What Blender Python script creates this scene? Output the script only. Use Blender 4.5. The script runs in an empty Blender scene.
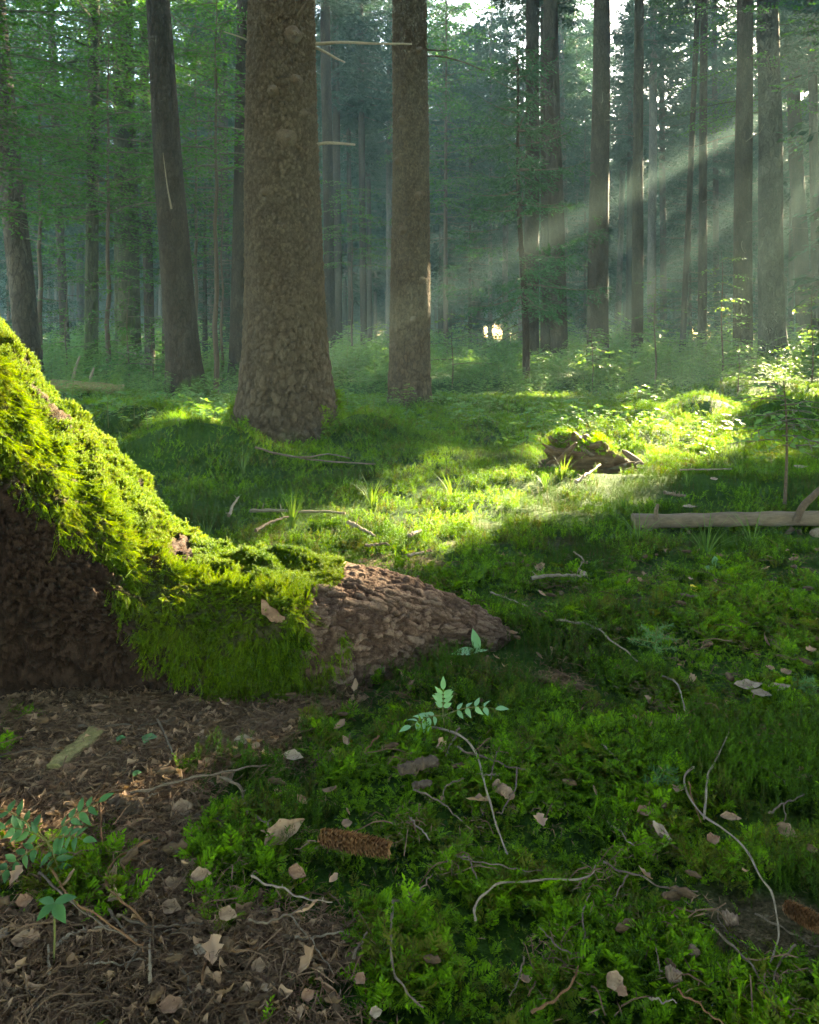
import bpy, math, random
import numpy as np
from mathutils import Vector, Matrix

SEED = 11
rng = np.random.default_rng(SEED)
random.seed(SEED)
scene = bpy.context.scene
COL = scene.collection

# ------------------------------------------------------------------ camera model (metres, +Y looks into the wood)
CAM_H, FPX, U0, V0 = 1.0, 800.0, 409.5, 335.0
SUN_AZ, SUN_EL = math.radians(33.0), math.radians(18.0)
SDIR = np.array([math.sin(SUN_AZ) * math.cos(SUN_EL), math.cos(SUN_AZ) * math.cos(SUN_EL), math.sin(SUN_EL)])


# ------------------------------------------------------------------ noise
def _h(ix, iy, iz, s):
    v = np.sin(ix * 127.1 + iy * 311.7 + iz * 74.7 + s * 19.19) * 43758.5453
    return v - np.floor(v)


def noise(x, y, z=0.0, s=0.0):
    x, y, z = np.broadcast_arrays(np.asarray(x, float), np.asarray(y, float), np.asarray(z, float))
    ix, iy, iz = np.floor(x), np.floor(y), np.floor(z)
    fx, fy, fz = x - ix, y - iy, z - iz
    fx, fy, fz = fx * fx * (3 - 2 * fx), fy * fy * (3 - 2 * fy), fz * fz * (3 - 2 * fz)
    def L(a, b, t): return a + (b - a) * t
    a = L(L(_h(ix, iy, iz, s), _h(ix + 1, iy, iz, s), fx), L(_h(ix, iy + 1, iz, s), _h(ix + 1, iy + 1, iz, s), fx), fy)
    b = L(L(_h(ix, iy, iz + 1, s), _h(ix + 1, iy, iz + 1, s), fx), L(_h(ix, iy + 1, iz + 1, s), _h(ix + 1, iy + 1, iz + 1, s), fx), fy)
    return L(a, b, fz)


def fbm(x, y, z=0.0, s=0.0, o=3):
    t, a, n = 0.0, 0.5, 0.0
    for k in range(o):
        t = t + a * noise(np.asarray(x) * 2 ** k, np.asarray(y) * 2 ** k, np.asarray(z) * 2 ** k, s + k * 7)
        n += a
        a *= 0.5
    return t / n


def worley(x, y, z, s=0.0):
    """Cell noise: distance to the nearest and second nearest seed and a random tone per cell."""
    ix, iy, iz = np.floor(x), np.floor(y), np.floor(z)
    f1 = np.full(np.shape(x), 9.0); f2 = f1.copy(); tone = np.zeros(np.shape(x))
    for a in (-1, 0, 1):
        for b in (-1, 0, 1):
            for c in (-1, 0, 1):
                jx, jy, jz = ix + a, iy + b, iz + c
                d = np.sqrt((jx + _h(jx, jy, jz, s) - x) ** 2 + (jy + _h(jx, jy, jz, s + 1) - y) ** 2 + (jz + _h(jx, jy, jz, s + 2) - z) ** 2)
                t = _h(jx, jy, jz, s + 3)
                nearer = d < f1
                f2 = np.where(nearer, f1, np.minimum(f2, d))
                tone = np.where(nearer, t, tone)
                f1 = np.where(nearer, d, f1)
    return f1, f2, tone


def set_attr(me, name, vals):
    a = me.attributes.new(name, 'FLOAT', 'POINT')
    buf = np.zeros(len(me.vertices), np.float32)
    vals = np.ravel(vals)
    buf[:len(vals)] = vals
    a.data.foreach_set('value', buf)


def sstep(a, b, x):
    t = np.clip((np.asarray(x, float) - a) / (b - a), 0, 1)
    return t * t * (3 - 2 * t)


# ------------------------------------------------------------------ ground height
HUMMOCKS = [  # x, y, rx, ry, height
    (-1.72, 6.0, .55, .42, .30), (-2.5, 7.3, .75, .5, .36), (-1.2, 5.8, .4, .3, .16), (-2.0, 6.7, .35, .3, .2), (-1.13, 7.3, 1.1, .9, .03),
    (-.30, 6.9, .5, .4, .26), (-.9, 6.2, .8, .4, .05), (.1, 6.2, .6, .4, .08), (2.45, 8.5, .62, .35, .20), (2.0, 7.9, .9, .5, .08),
    (3.65, 9.9, .45, .3, .24), (4.35, 9.0, .6, .4, .30), (.14, 2.30, .26, .14, .03), (.55, 2.62, .30, .2, .05),
    (1.0, 2.9, .4, .25, .04), (.55, 1.85, .5, .25, .035), (.9, 1.35, .35, .2, .035), (1.65, 7.45, .8, .45, .05), (-1.62, 6.75, .3, .25, .12), (-.52, 6.7, .3, .25, .10),
    (-3.6, 9.5, 1.2, .6, .2), (0.9, 5.3, .9, .35, .05), (2.1, 5.2, .8, .35, .06), (-5.5, 12, 1.5, .8, .25), (5.6, 13, 1.4, .8, .25),
]


def ground(x, y):
    x, y = np.asarray(x, float), np.asarray(y, float)
    z = 0.05 * (fbm(x * 1.1 + 3, y * 1.1, 0, 1) - .5) + 0.022 * (fbm(x * 5, y * 5, 0, 2, 2) - .5)
    d = np.hypot(x, y)
    z = z + sstep(6, 30, d) * 0.5 * (fbm(x * .18, y * .18, 0, 3) - .5)
    for hx, hy, rx, ry, hh in HUMMOCKS:
        q = ((x - hx) / rx) ** 2 + ((y - hy) / ry) ** 2
        z = z + hh * np.exp(-q * 1.1)
    return z


def gp(u, v, lift=0.0):
    """The point of the ground that the picture shows at u, v (authoring aid: where a traced thing lies)."""
    dx, dz = (u - U0) / FPX, -(v - V0) / FPX
    ys = np.concatenate([np.arange(.9, 6, .004), np.arange(6, 60, .02)])
    f = CAM_H + dz * ys - ground(dx * ys, ys) - lift
    k = np.argmax(f <= 0) if (f <= 0).any() else len(ys) - 1
    y = ys[k]
    return np.array([dx * y, y, CAM_H + dz * y])


def gps(pts, lift=0.0):
    return np.array([gp(u, v, lift) for u, v in pts])


def uv_of(p):
    p = np.asarray(p, float)
    return U0 + FPX * p[..., 0] / p[..., 1], V0 - FPX * (p[..., 2] - CAM_H) / p[..., 1]


# ------------------------------------------------------------------ litter / moss zones (in ground metres)
LITTER_EDGE = np.array([gp(u, v)[:2] for u, v in [(-420, 690), (340, 690), (318, 728), (262, 762), (205, 795), (218, 850), (262, 905), (315, 960), (365, 1040), (420, 1150)]])
LITTER_POLY = np.vstack([LITTER_EDGE, [[-.05, .3], [-2.6, .3]]])


def poly_sd(px, py, poly):
    px, py = np.asarray(px, float), np.asarray(py, float)
    inside = np.zeros(px.shape, bool)
    dmin = np.full(px.shape, 1e9)
    n = len(poly)
    for i in range(n):
        x0, y0 = poly[i]
        x1, y1 = poly[(i + 1) % n]
        c = ((y0 > py) != (y1 > py)) & (px < (x1 - x0) * (py - y0) / (y1 - y0 + 1e-12) + x0)
        inside ^= c
        ex, ey = x1 - x0, y1 - y0
        t = np.clip(((px - x0) * ex + (py - y0) * ey) / (ex * ex + ey * ey + 1e-12), 0, 1)
        dmin = np.minimum(dmin, np.hypot(px - x0 - t * ex, py - y0 - t * ey))
    return np.where(inside, -dmin, dmin)


def litter(x, y):
    """1 on bare needle litter, 0 on moss."""
    d = poly_sd(x, y, LITTER_POLY)
    n = fbm(np.asarray(x) * 6, np.asarray(y) * 6, 0, 21) - .5
    m = 1 - sstep(-.05, .05, d + .34 * n)
    patch = sstep(.57, .65, fbm(np.asarray(x) * 5 + 9, np.asarray(y) * 5, 0, 33))
    m = m * (1 - .9 * patch)
    spots = sstep(.66, .72, fbm(np.asarray(x) * 3.1, np.asarray(y) * 3.1 + 5, 0, 35)) * (1 - sstep(3, 5, np.asarray(y)))
    return np.clip(np.maximum(m, spots * .8), 0, 1)


# ------------------------------------------------------------------ sunlit corridors through the canopy
def to0(p):
    p = np.asarray(p, float)
    k = p[..., 2] / SDIR[2]
    return p[..., 0] - k * SDIR[0], p[..., 1] - k * SDIR[1]


def lit_mask(px, py):
    """True where, on the plane z=0, the sun should come through a hole in the canopy."""
    n = (fbm(px * 1.3, py * .9, 0, 50) - .5)
    m = np.zeros(np.shape(px), bool)
    for cx, cy, a, b, rot in LIT:
        dx, dy = px - cx, py - cy
        c, s = math.cos(rot), math.sin(rot)
        q = ((dx * c + dy * s) / a) ** 2 + ((-dx * s + dy * c) / b) ** 2
        m |= q + n * .8 < 1
    for cx, cy, a, b in DARK:
        m &= ((px - cx) / a) ** 2 + ((py - cy) / b) ** 2 > 1
    return m


LIT = []
DARK = [(-1.35, 5.7, .55, .8)]                    # the foot of the big trunk stays in the shade


# ------------------------------------------------------------------ mesh building
class MB:
    def __init__(s):
        s.v, s.f, s.mi, s.n = [], [], [], 0

    def add(s, v, f, mi=0):
        v = np.asarray(v, float).reshape(-1, 3)
        f = np.asarray(f, int)
        s.v.append(v)
        s.f.append(f + s.n)
        s.mi.append(np.full(len(f), mi))
        s.n += len(v)

    def mesh(s, name, mats, smooth=True):
        me = bpy.data.meshes.new(name)
        V = np.vstack(s.v)
        loops = np.concatenate([f.ravel() for f in s.f])
        tot = np.concatenate([np.full(len(f), f.shape[1]) for f in s.f])
        st = np.concatenate([[0], np.cumsum(tot)[:-1]])
        me.vertices.add(len(V))
        me.vertices.foreach_set('co', V.ravel())
        me.loops.add(len(loops))
        me.loops.foreach_set('vertex_index', loops)
        me.polygons.add(len(tot))
        me.polygons.foreach_set('loop_start', st)
        me.polygons.foreach_set('loop_total', tot)
        me.polygons.foreach_set('material_index', np.concatenate(s.mi))
        me.polygons.foreach_set('use_smooth', np.full(len(tot), smooth))
        for m in (mats if isinstance(mats, (list, tuple)) else [mats]):
            me.materials.append(m)
        me.update(calc_edges=True)
        me.validate()
        return me

    def build(s, name, mats, parent=None, smooth=True, loc=None):
        return link(name, s.mesh(name, mats, smooth), parent, loc)


def link(name, data, parent=None, loc=None):
    o = bpy.data.objects.new(name, data)
    COL.objects.link(o)
    if parent is not None:
        o.parent = parent
    if loc is not None:
        o.location = [float(c) for c in loc]
    return o


def tag(o, label=None, cat=None, group=None, kind=None):
    for k, v in (('label', label), ('category', cat), ('group', group), ('kind', kind)):
        if v:
            o[k] = v
    return o


def thing(name, label, cat, loc=(0, 0, 0), group=None):
    return tag(link(name, None, None, loc), label, cat, group)


def frames(path):
    path = np.asarray(path, float)
    t = np.gradient(path, axis=0)
    t /= np.linalg.norm(t, axis=1)[:, None] + 1e-12
    up = np.array([0, 0, 1.0]) if abs(t[:, 2]).mean() < .8 else np.array([1.0, 0, 0])
    a = np.cross(t, up)
    a /= np.linalg.norm(a, axis=1)[:, None] + 1e-12
    return t, a, np.cross(a, t)


def tube(mb, path, rad, sides=6, mi=0, bump=0.0, seed=0.0, cap=True):
    path = np.asarray(path, float)
    rad = np.broadcast_to(np.asarray(rad, float), (len(path),))
    _, a, b = frames(path)
    th = np.arange(sides) / sides * 2 * np.pi
    R = rad[:, None] * np.ones(sides)
    if bump:
        R = R * (1 + bump * (noise(np.cos(th) * 1.5 + seed, np.sin(th) * 1.5, np.arange(len(path))[:, None] * .7, seed) - .5))
    v = path[:, None] + R[..., None] * (np.cos(th)[None, :, None] * a[:, None] + np.sin(th)[None, :, None] * b[:, None])
    n = len(path)
    i, j = np.meshgrid(np.arange(n - 1), np.arange(sides), indexing='ij')
    jn = (j + 1) % sides
    f = np.stack([i * sides + j, i * sides + jn, (i + 1) * sides + jn, (i + 1) * sides + j], -1).reshape(-1, 4)
    mb.add(v, f, mi)
    if cap:
        for e, o in ((0, path[0]), (n - 1, path[-1])):
            ring = v[e]
            vv = np.vstack([ring, o[None]])
            ff = np.array([[k, (k + 1) % sides, sides] for k in range(sides)])
            mb.add(vv, ff if e else ff[:, ::-1], mi)


def smooth_path(pts, n=24):
    """Catmull-Rom through points."""
    P = np.asarray(pts, float)
    if len(P) < 3:
        t = np.linspace(0, 1, n)[:, None]
        return P[0] + (P[-1] - P[0]) * t
    Q = np.vstack([2 * P[0] - P[1], P, 2 * P[-1] - P[-2]])
    out = []
    per = max(3, n // (len(P) - 1))
    for i in range(len(P) - 1):
        p0, p1, p2, p3 = Q[i:i + 4]
        t = np.linspace(0, 1, per, endpoint=False)[:, None]
        out.append(.5 * ((2 * p1) + (-p0 + p2) * t + (2 * p0 - 5 * p1 + 4 * p2 - p3) * t ** 2 + (-p0 + 3 * p1 - 3 * p2 + p3) * t ** 3))
    out.append(P[-1][None])
    return np.vstack(out)


def norm(v):
    return v / (np.linalg.norm(v, axis=-1, keepdims=True) + 1e-12)


def diamonds(mb, base, d, nrm, length, width, mi=0, fold=.15):
    """Leaf-like quads: base point, direction, normal."""
    base, d, nrm = (np.asarray(q, float).reshape(-1, 3) for q in (base, d, nrm))
    if len(base) == 0:
        return
    d = norm(d)
    s = norm(np.cross(d, nrm))
    n = np.cross(s, d)
    length = np.broadcast_to(np.asarray(length, float), (len(base),))[:, None]
    width = np.broadcast_to(np.asarray(width, float), (len(base),))[:, None]
    v = np.stack([base, base + d * length * .45 + s * width * .5 + n * width * fold, base + d * length, base + d * length * .45 - s * width * .5 + n * width * fold], 1)
    f = np.arange(len(base) * 4).reshape(-1, 4)
    mb.add(v, f, mi)


# ------------------------------------------------------------------ stuff scattered with geometry nodes
def scatter(name, protos, pts, rot, scl, vid, parent=None):
    me = bpy.data.meshes.new(name)
    me.vertices.add(len(pts))
    me.vertices.foreach_set('co', np.asarray(pts, float).ravel())
    for nm, ty, ar in (('rot', 'FLOAT_VECTOR', rot), ('scl', 'FLOAT', scl), ('vid', 'INT', vid)):
        a = me.attributes.new(nm, ty, 'POINT')
        a.data.foreach_set('vector' if ty == 'FLOAT_VECTOR' else 'value', np.asarray(ar).ravel().astype(np.int32 if ty == 'INT' else np.float32))
    me.materials.append(protos[0].materials[0])
    o = link(name, me, parent)
    ng = bpy.data.node_groups.new(name + '_scatter', 'GeometryNodeTree')
    ng.interface.new_socket('Geometry', in_out='INPUT', socket_type='NodeSocketGeometry')
    ng.interface.new_socket('Geometry', in_out='OUTPUT', socket_type='NodeSocketGeometry')
    N, Lk = ng.nodes, ng.links
    gi, go = N.new('NodeGroupInput'), N.new('NodeGroupOutput')
    iop = N.new('GeometryNodeInstanceOnPoints')
    g2i = N.new('GeometryNodeGeometryToInstance')
    for k, p in enumerate(reversed(protos)):
        po = bpy.data.objects.new(p.name, p)
        oi = N.new('GeometryNodeObjectInfo')
        oi.inputs['Object'].default_value = po
        Lk.new(oi.outputs['Geometry'], g2i.inputs[0])

    def attr(nm, ty):
        a = N.new('GeometryNodeInputNamedAttribute')
        a.data_type = ty
        a.inputs['Name'].default_value = nm
        return [q for q in a.outputs if q.name == 'Attribute' and q.enabled][0]
    e2r = N.new('FunctionNodeEulerToRotation')
    Lk.new(attr('rot', 'FLOAT_VECTOR'), e2r.inputs[0])
    Lk.new(gi.outputs[0], iop.inputs['Points'])
    Lk.new(g2i.outputs[0], iop.inputs['Instance'])
    iop.inputs['Pick Instance'].default_value = True
    Lk.new(attr('vid', 'INT'), iop.inputs['Instance Index'])
    Lk.new(e2r.outputs[0], iop.inputs['Rotation'])
    Lk.new(attr('scl', 'FLOAT'), iop.inputs['Scale'])
    Lk.new(iop.outputs[0], go.inputs[0])
    md = o.modifiers.new('scatter', 'NODES')
    md.node_group = ng
    return o


def euler_from_axes(z, spin):
    """Euler XYZ that turns +Z to z with a spin about it."""
    z = norm(np.asarray(z, float))
    th = np.arccos(np.clip(z[:, 2], -1, 1))
    ph = np.arctan2(z[:, 1], z[:, 0])
    c, s = np.cos, np.sin
    def Rz(a): 
        o = np.zeros((len(a), 3, 3)); o[:, 0, 0] = c(a); o[:, 0, 1] = -s(a); o[:, 1, 0] = s(a); o[:, 1, 1] = c(a); o[:, 2, 2] = 1; return o
    def Ry(a):
        o = np.zeros((len(a), 3, 3)); o[:, 0, 0] = c(a); o[:, 0, 2] = s(a); o[:, 2, 0] = -s(a); o[:, 2, 2] = c(a); o[:, 1, 1] = 1; return o
    R = Rz(ph) @ Ry(th) @ Rz(spin)
    ey = -np.arcsin(np.clip(R[:, 2, 0], -1, 1))
    return np.stack([np.arctan2(R[:, 2, 1], R[:, 2, 2]), ey, np.arctan2(R[:, 1, 0], R[:, 0, 0])], 1)


# ------------------------------------------------------------------ materials
class NT:
    def __init__(s, name):
        s.m = bpy.data.materials.new(name)
        s.m.use_nodes = True
        s.t = s.m.node_tree
        s.t.nodes.clear()
        s.out = s('ShaderNodeOutputMaterial')

    def __call__(s, ty, **kw):
        n = s.t.nodes.new(ty)
        for k, v in kw.items():
            if k in n.inputs:
                n.inputs[k].default_value = v
            else:
                setattr(n, k, v)
        return n

    def l(s, a, b):
        s.t.links.new(a, b)

    def coords(s, kind, scale):
        tc = s('ShaderNodeTexCoord') if kind != 'World' else s('ShaderNodeNewGeometry')
        mp = s('ShaderNodeMapping')
        mp.inputs['Scale'].default_value = scale
        s.l(tc.outputs['Position' if kind == 'World' else kind], mp.inputs[0])
        return mp.outputs[0]

    def noise(s, co, scale, detail=4, rough=.55):
        n = s('ShaderNodeTexNoise', Scale=scale, Detail=detail, Roughness=rough)
        s.l(co, n.inputs['Vector'])
        return n.outputs['Fac']

    def ramp(s, fac, stops):
        r = s('ShaderNodeValToRGB')
        e = r.color_ramp.elements
        while len(e) < len(stops):
            e.new(.5)
        for k, (p, c) in enumerate(stops):
            e[k].position = p
            e[k].color = (*c, 1) if len(c) == 3 else c
        s.l(fac, r.inputs[0])
        return r.outputs[0]

    def mix(s, f, a, b, mode='MIX'):
        n = s('ShaderNodeMix', data_type='RGBA', blend_type=mode)
        for sock, v in ((n.inputs[0], f), (n.inputs[6], a), (n.inputs[7], b)):
            if hasattr(v, 'is_linked') or hasattr(v, 'links'):
                s.l(v, sock)
            else:
                sock.default_value = v if isinstance(v, float) else (*v, 1)
        return n.outputs[2]

    def math(s, op, a, b=0.0):
        n = s('ShaderNodeMath', operation=op)
        for sock, v in ((n.inputs[0], a), (n.inputs[1], b)):
            if isinstance(v, (int, float)):
                sock.default_value = v
            else:
                s.l(v, sock)
        return n.outputs[0]

    def bump(s, h, strength, dist):
        b = s('ShaderNodeBump', Strength=strength, Distance=dist)
        s.l(h, b.inputs['Height'])
        return b.outputs[0]

    def done(s, color, rough=.9, normal=None, spec=.3):
        spec *= .3
        b = s('ShaderNodeBsdfPrincipled')
        b.inputs['Specular IOR Level'].default_value = spec
        for sock, v in ((b.inputs['Base Color'], color), (b.inputs['Roughness'], rough)):
            if isinstance(v, (int, float)):
                sock.default_value = v
            elif isinstance(v, tuple):
                sock.default_value = (*v, 1)
            else:
                s.l(v, sock)
        if normal is not None:
            s.l(normal, b.inputs['Normal'])
        s.l(b.outputs[0], s.out.inputs[0])
        return s.m


def mat_leaf(name, c0, c1, trans=.45, gloss=.35, patch=1.2, dead=None, spec=.07):
    """Thin leaves, needles, moss leaflets: diffuse + translucent, colour varies per leaf clump and per place."""
    t = NT(name)
    rnd = t('ShaderNodeObjectInfo').outputs['Random']
    isl = t('ShaderNodeNewGeometry').outputs['Random Per Island']
    pn = t.noise(t.coords('World', (1, 1, 1)), patch, 3)
    f = t.math('ADD', t.math('MULTIPLY', rnd, .35), t.math('MULTIPLY', isl, .5))
    f = t.math('ADD', f, t.math('MULTIPLY', t.math('SUBTRACT', pn, .5), 1.6))
    f = t.math('ADD', f, .15)
    col = t.mix(f, c0, c1)
    t.t.nodes[-1].clamp_factor = True
    if dead:                                            # brown, dried shoots here and there
        dn = t.noise(t.coords('World', (1, 1, 1)), 5.0, 4)
        df = t.ramp(t.math('ADD', dn, t.math('MULTIPLY', t.math('SUBTRACT', rnd, .5), .5)), [(.60, (0, 0, 0)), (.72, (.75, .75, .75))])
        col = t.mix(df, col, dead)
    d = t('ShaderNodeBsdfPrincipled', Roughness=gloss + .2)
    d.inputs['Specular IOR Level'].default_value = spec
    t.l(col, d.inputs['Base Color'])
    tr = t('ShaderNodeBsdfTranslucent')
    tc = t.mix(1.0, col, (1.5, 1.25, .3), 'MULTIPLY')
    t.l(tc, tr.inputs[0])
    mx = t('ShaderNodeMixShader', Fac=trans)
    t.l(d.outputs[0], mx.inputs[1])
    t.l(tr.outputs[0], mx.inputs[2])
    t.l(mx.outputs[0], t.out.inputs[0])
    return t.m


def mat_bark(name, dark, mid, light, scale, stretch=.45, bumpd=.02, moss=0.0, strength=.9, lichen=None, coat=False, plates=False):
    t = NT(name)
    co = t.coords('Object', (1, 1, stretch))
    wob = t('ShaderNodeVectorMath', operation='ADD')
    nz = t('ShaderNodeTexNoise', Scale=scale * .7, Detail=5, Roughness=.6)
    t.l(co, nz.inputs['Vector'])
    sc = t('ShaderNodeVectorMath', operation='SCALE')
    t.l(nz.outputs['Color'], sc.inputs[0])
    sc.inputs['Scale'].default_value = 1.7 / scale
    t.l(co, wob.inputs[0])
    t.l(sc.outputs[0], wob.inputs[1])
    vo = t('ShaderNodeTexVoronoi', feature='DISTANCE_TO_EDGE', Scale=scale)
    t.l(wob.outputs[0], vo.inputs['Vector'])
    vc = t('ShaderNodeTexVoronoi', feature='F1', Scale=scale)
    t.l(wob.outputs[0], vc.inputs['Vector'])
    edge = t.ramp(vo.outputs['Distance'], [(.0, (0, 0, 0)), (.13, (1, 1, 1))])
    fine = t.noise(co, scale * 5, 5, .65)
    big = t.noise(co, scale * .25, 3)
    tone = t.math('ADD', t.math('MULTIPLY', fine, .7), t.math('MULTIPLY', big, .5))
    plate = t('ShaderNodeSeparateColor')
    t.l(vc.outputs['Color'], plate.inputs[0])
    tone = t.math('ADD', t.math('ADD', tone, .06), t.math('MULTIPLY', plate.outputs[0], .06 if coat else .13))
    col = t.ramp(tone, [(.4, dark), (.7, mid), (1.0, light)])
    col = t.mix(t.math('MULTIPLY', t.math('SUBTRACT', 1.0, edge), .10 if coat else .5), col, tuple(c * .5 for c in dark))
    if lichen:
        ln = t.ramp(t.noise(t.coords('Object', (1, 1, .7)), 3.2, 6, .7), [(.56, (0, 0, 0)), (.66, (1, 1, 1))])
        col = t.mix(t.math('MULTIPLY', ln, .7), col, lichen)
    if moss:
        sp = t('ShaderNodeSeparateXYZ')
        t.l(t.coords('Object', (1, 1, 1)), sp.inputs[0])
        hgt = t.math('SUBTRACT', 1.0, t.math('DIVIDE', sp.outputs[2], moss))
        mn = t.math('ADD', hgt, t.math('MULTIPLY', t.math('SUBTRACT', t.noise(co, 6, 5), .5), 2.2))
        mk = t.ramp(mn, [(.35, (0, 0, 0)), (.75, (1, 1, 1))])
        col = t.mix(mk, col, (.045, .075, .012))
    if plates:                                          # modelled bark scales: each scale has its own tone, its cracks are dark
        at = t('ShaderNodeAttribute', attribute_name='tone')
        pc = t.ramp(t.math('ADD', t.math('MULTIPLY', at.outputs['Fac'], .75), t.math('MULTIPLY', fine, .5)), [(.15, tuple(c * .35 for c in dark)), (.5, mid), (1.0, light)])
        col = t.mix(.75, col, pc)
    if coat:
        tp = t('ShaderNodeAttribute', attribute_name='fresh_unshaded_bark')
        col = t.mix(tp.outputs['Fac'], t.mix(.8, col, (.12, .092, .07), 'MULTIPLY'), col)  # left of the tip: crumbly bark, darkened further to paint in its shade
        at = t('ShaderNodeAttribute', attribute_name='mossy')
        col = t.mix(at.outputs['Fac'], col, (.035, .055, .006))
    hgt = t.math('ADD', t.math('MULTIPLY', edge, .8), t.math('MULTIPLY', fine, .6))
    hgt = t.math('ADD', hgt, t.math('MULTIPLY', plate.outputs[1], .4))
    if coat:
        hgt = t.math('ADD', t.math('MULTIPLY', hgt, .5), t.math('MULTIPLY', t.noise(co, scale * 1.6, 6, .75), 1.6))
    return t.done(col, .9, t.bump(hgt, strength, bumpd), .2)


def mat_wood(name, a, b, scale=14, stretch=(1, 1, 1), rough=.8):
    t = NT(name)
    co = t.coords('Object', stretch)
    n = t.noise(co, scale, 6, .65)
    n2 = t.noise(co, scale * 7, 5, .7)
    col = t.ramp(t.math('ADD', t.math('MULTIPLY', n, .55), t.math('MULTIPLY', n2, .45)), [(.32, a), (.66, b)])
    return t.done(col, rough, t.bump(t.math('ADD', n, n2), .6, .004), .25)

HAZE, SKY, EXPO = .0020, .05, 5.55

# ------------------------------------------------------------------ palette
M = {}
M['spruce_bark'] = mat_bark('spruce_bark', (.018, .012, .008), (.055, .038, .025), (.125, .091, .063), 42, .5, .012, moss=.22, plates=True)
M['spruce_bark_far'] = mat_bark('spruce_bark_far', (.014, .0095, .0065), (.034, .023, .016), (.068, .05, .037), 22, .35, .02, moss=.5)
M['pale_bark'] = mat_bark('pale_bark', (.04, .034, .027), (.085, .075, .063), (.16, .143, .122), 14, .3, .012, moss=.5)
M['dark_bark'] = mat_bark('dark_bark', (.018, .018, .011), (.035, .036, .018), (.07, .07, .035), 16, .25, .02, moss=2.5)
M['birch_bark'] = mat_bark('birch_bark', (.010, .009, .008), (.025, .022, .018), (.06, .055, .048), 9, .5, .04, moss=1.0, lichen=(.075, .075, .065))
M['peeled_bark'] = mat_bark('peeled_bark', (.012, .009, .006), (.042, .031, .022), (.11, .088, .066), 9, .4, .02, moss=.8)
M['root_bark'] = mat_bark('root_bark', (.024, .013, .009), (.082, .048, .033), (.24, .165, .12), 60, 1.0, .014, strength=.7, coat=True, plates=True)
M['twig'] = mat_wood('twig_grey_brown', (.05, .038, .026), (.16, .12, .083), 70)
M['twig_pale'] = mat_wood('twig_pale', (.10, .078, .054), (.25, .20, .142), 70)
M['twig_dark'] = mat_wood('twig_dark', (.035, .026, .02), (.10, .07, .046), 70)
M['twig_orange'] = mat_wood('twig_orange', (.08, .04, .018), (.20, .105, .05), 70)
M['log'] = mat_wood('weathered_log', (.035, .026, .018), (.17, .13, .09), 9, (.25, 1, 1))
M['mossy_wood'] = mat_wood('mossy_wood', (.07, .07, .022), (.24, .20, .09), 45, (1, 1, 1))
M['rotten'] = mat_wood('rotten_wood', (.014, .009, .005), (.13, .082, .045), 12, (.6, .6, 3))
M['branch_far'] = mat_wood('dead_branch', (.05, .042, .03), (.12, .10, .075), 10)
M['branch_pale'] = mat_wood('dead_branch_pale', (.15, .13, .09), (.30, .26, .19), 10)
M['stem_green'] = mat_wood('green_stem', (.06, .09, .02), (.14, .12, .04), 60)
M['needles'] = mat_leaf('spruce_needles', (.006, .028, .018), (.019, .058, .031), .14, .45, .35)
M['young_needles'] = mat_leaf('young_spruce_needles', (.016, .062, .036), (.045, .125, .055), .25, .45, .6)
M['beech'] = mat_leaf('beech_leaves', (.012, .062, .008), (.045, .155, .013), .34, .35, .5)
M['bush'] = mat_leaf('undergrowth_leaves', (.03, .11, .04), (.11, .22, .065), .45, .35, .6)
M['moss'] = mat_leaf('feather_moss', (.011, .046, .002), (.125, .275, .004), .4, .5, 2.2, (.07, .055, .012))
M['haircap'] = mat_leaf('haircap_moss', (.007, .028, .002), (.045, .11, .004), .3, .45, 2.0, (.05, .036, .012))
M['root_moss'] = mat_leaf('root_moss', (.009, .042, .002), (.115, .19, .004), .36, .5, 5.0, (.05, .055, .01))
M['grass'] = mat_leaf('grass_blades', (.03, .085, .02), (.09, .16, .04), .4, .4, .8)
M['rowan'] = mat_leaf('rowan_leaves', (.026, .095, .028), (.065, .17, .048), .35, .3, 30, None, .35)
M['rowan_pale'] = mat_leaf('pale_seedling_leaves', (.10, .22, .10), (.125, .27, .12), .35, .3, 30, None, .35)
M['litter'] = mat_leaf('dead_leaf_litter', (.055, .032, .02), (.36, .235, .155), .15, .6, 9)
M['needle_litter'] = mat_leaf('needle_litter', (.045, .026, .015), (.19, .122, .075), .1, .6, 4)


def mat_deadleaf(name, a, b):
    t = NT(name)
    co = t.coords('Object', (1, 1, 1))
    n = t.noise(co, 60, 5, .6)
    col = t.ramp(n, [(.3, a), (.65, b)])
    sp = t.ramp(t.noise(co, 160, 2), [(.62, (1, 1, 1)), (.72, (.45, .38, .33))])
    return t.done(t.mix(1.0, col, sp, 'MULTIPLY'), .75, t.bump(n, .5, .003), .25)


M['leaf_tan'] = mat_deadleaf('dead_leaf_tan', (.095, .058, .034), (.24, .16, .10))
M['leaf_pale'] = mat_deadleaf('dead_leaf_pale', (.11, .08, .054), (.26, .20, .14))
M['leaf_brown'] = mat_deadleaf('dead_leaf_brown', (.08, .042, .024), (.20, .12, .075))
M['leaf_yellow'] = mat_deadleaf('dead_leaf_yellow', (.5, .36, .03), (.62, .5, .06))
M['cone'] = mat_leaf('cone_scales', (.05, .022, .010), (.27, .14, .06), .05, .5, 20)
M['nut'] = mat_deadleaf('cap_brown', (.08, .05, .035), (.20, .14, .10))


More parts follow.
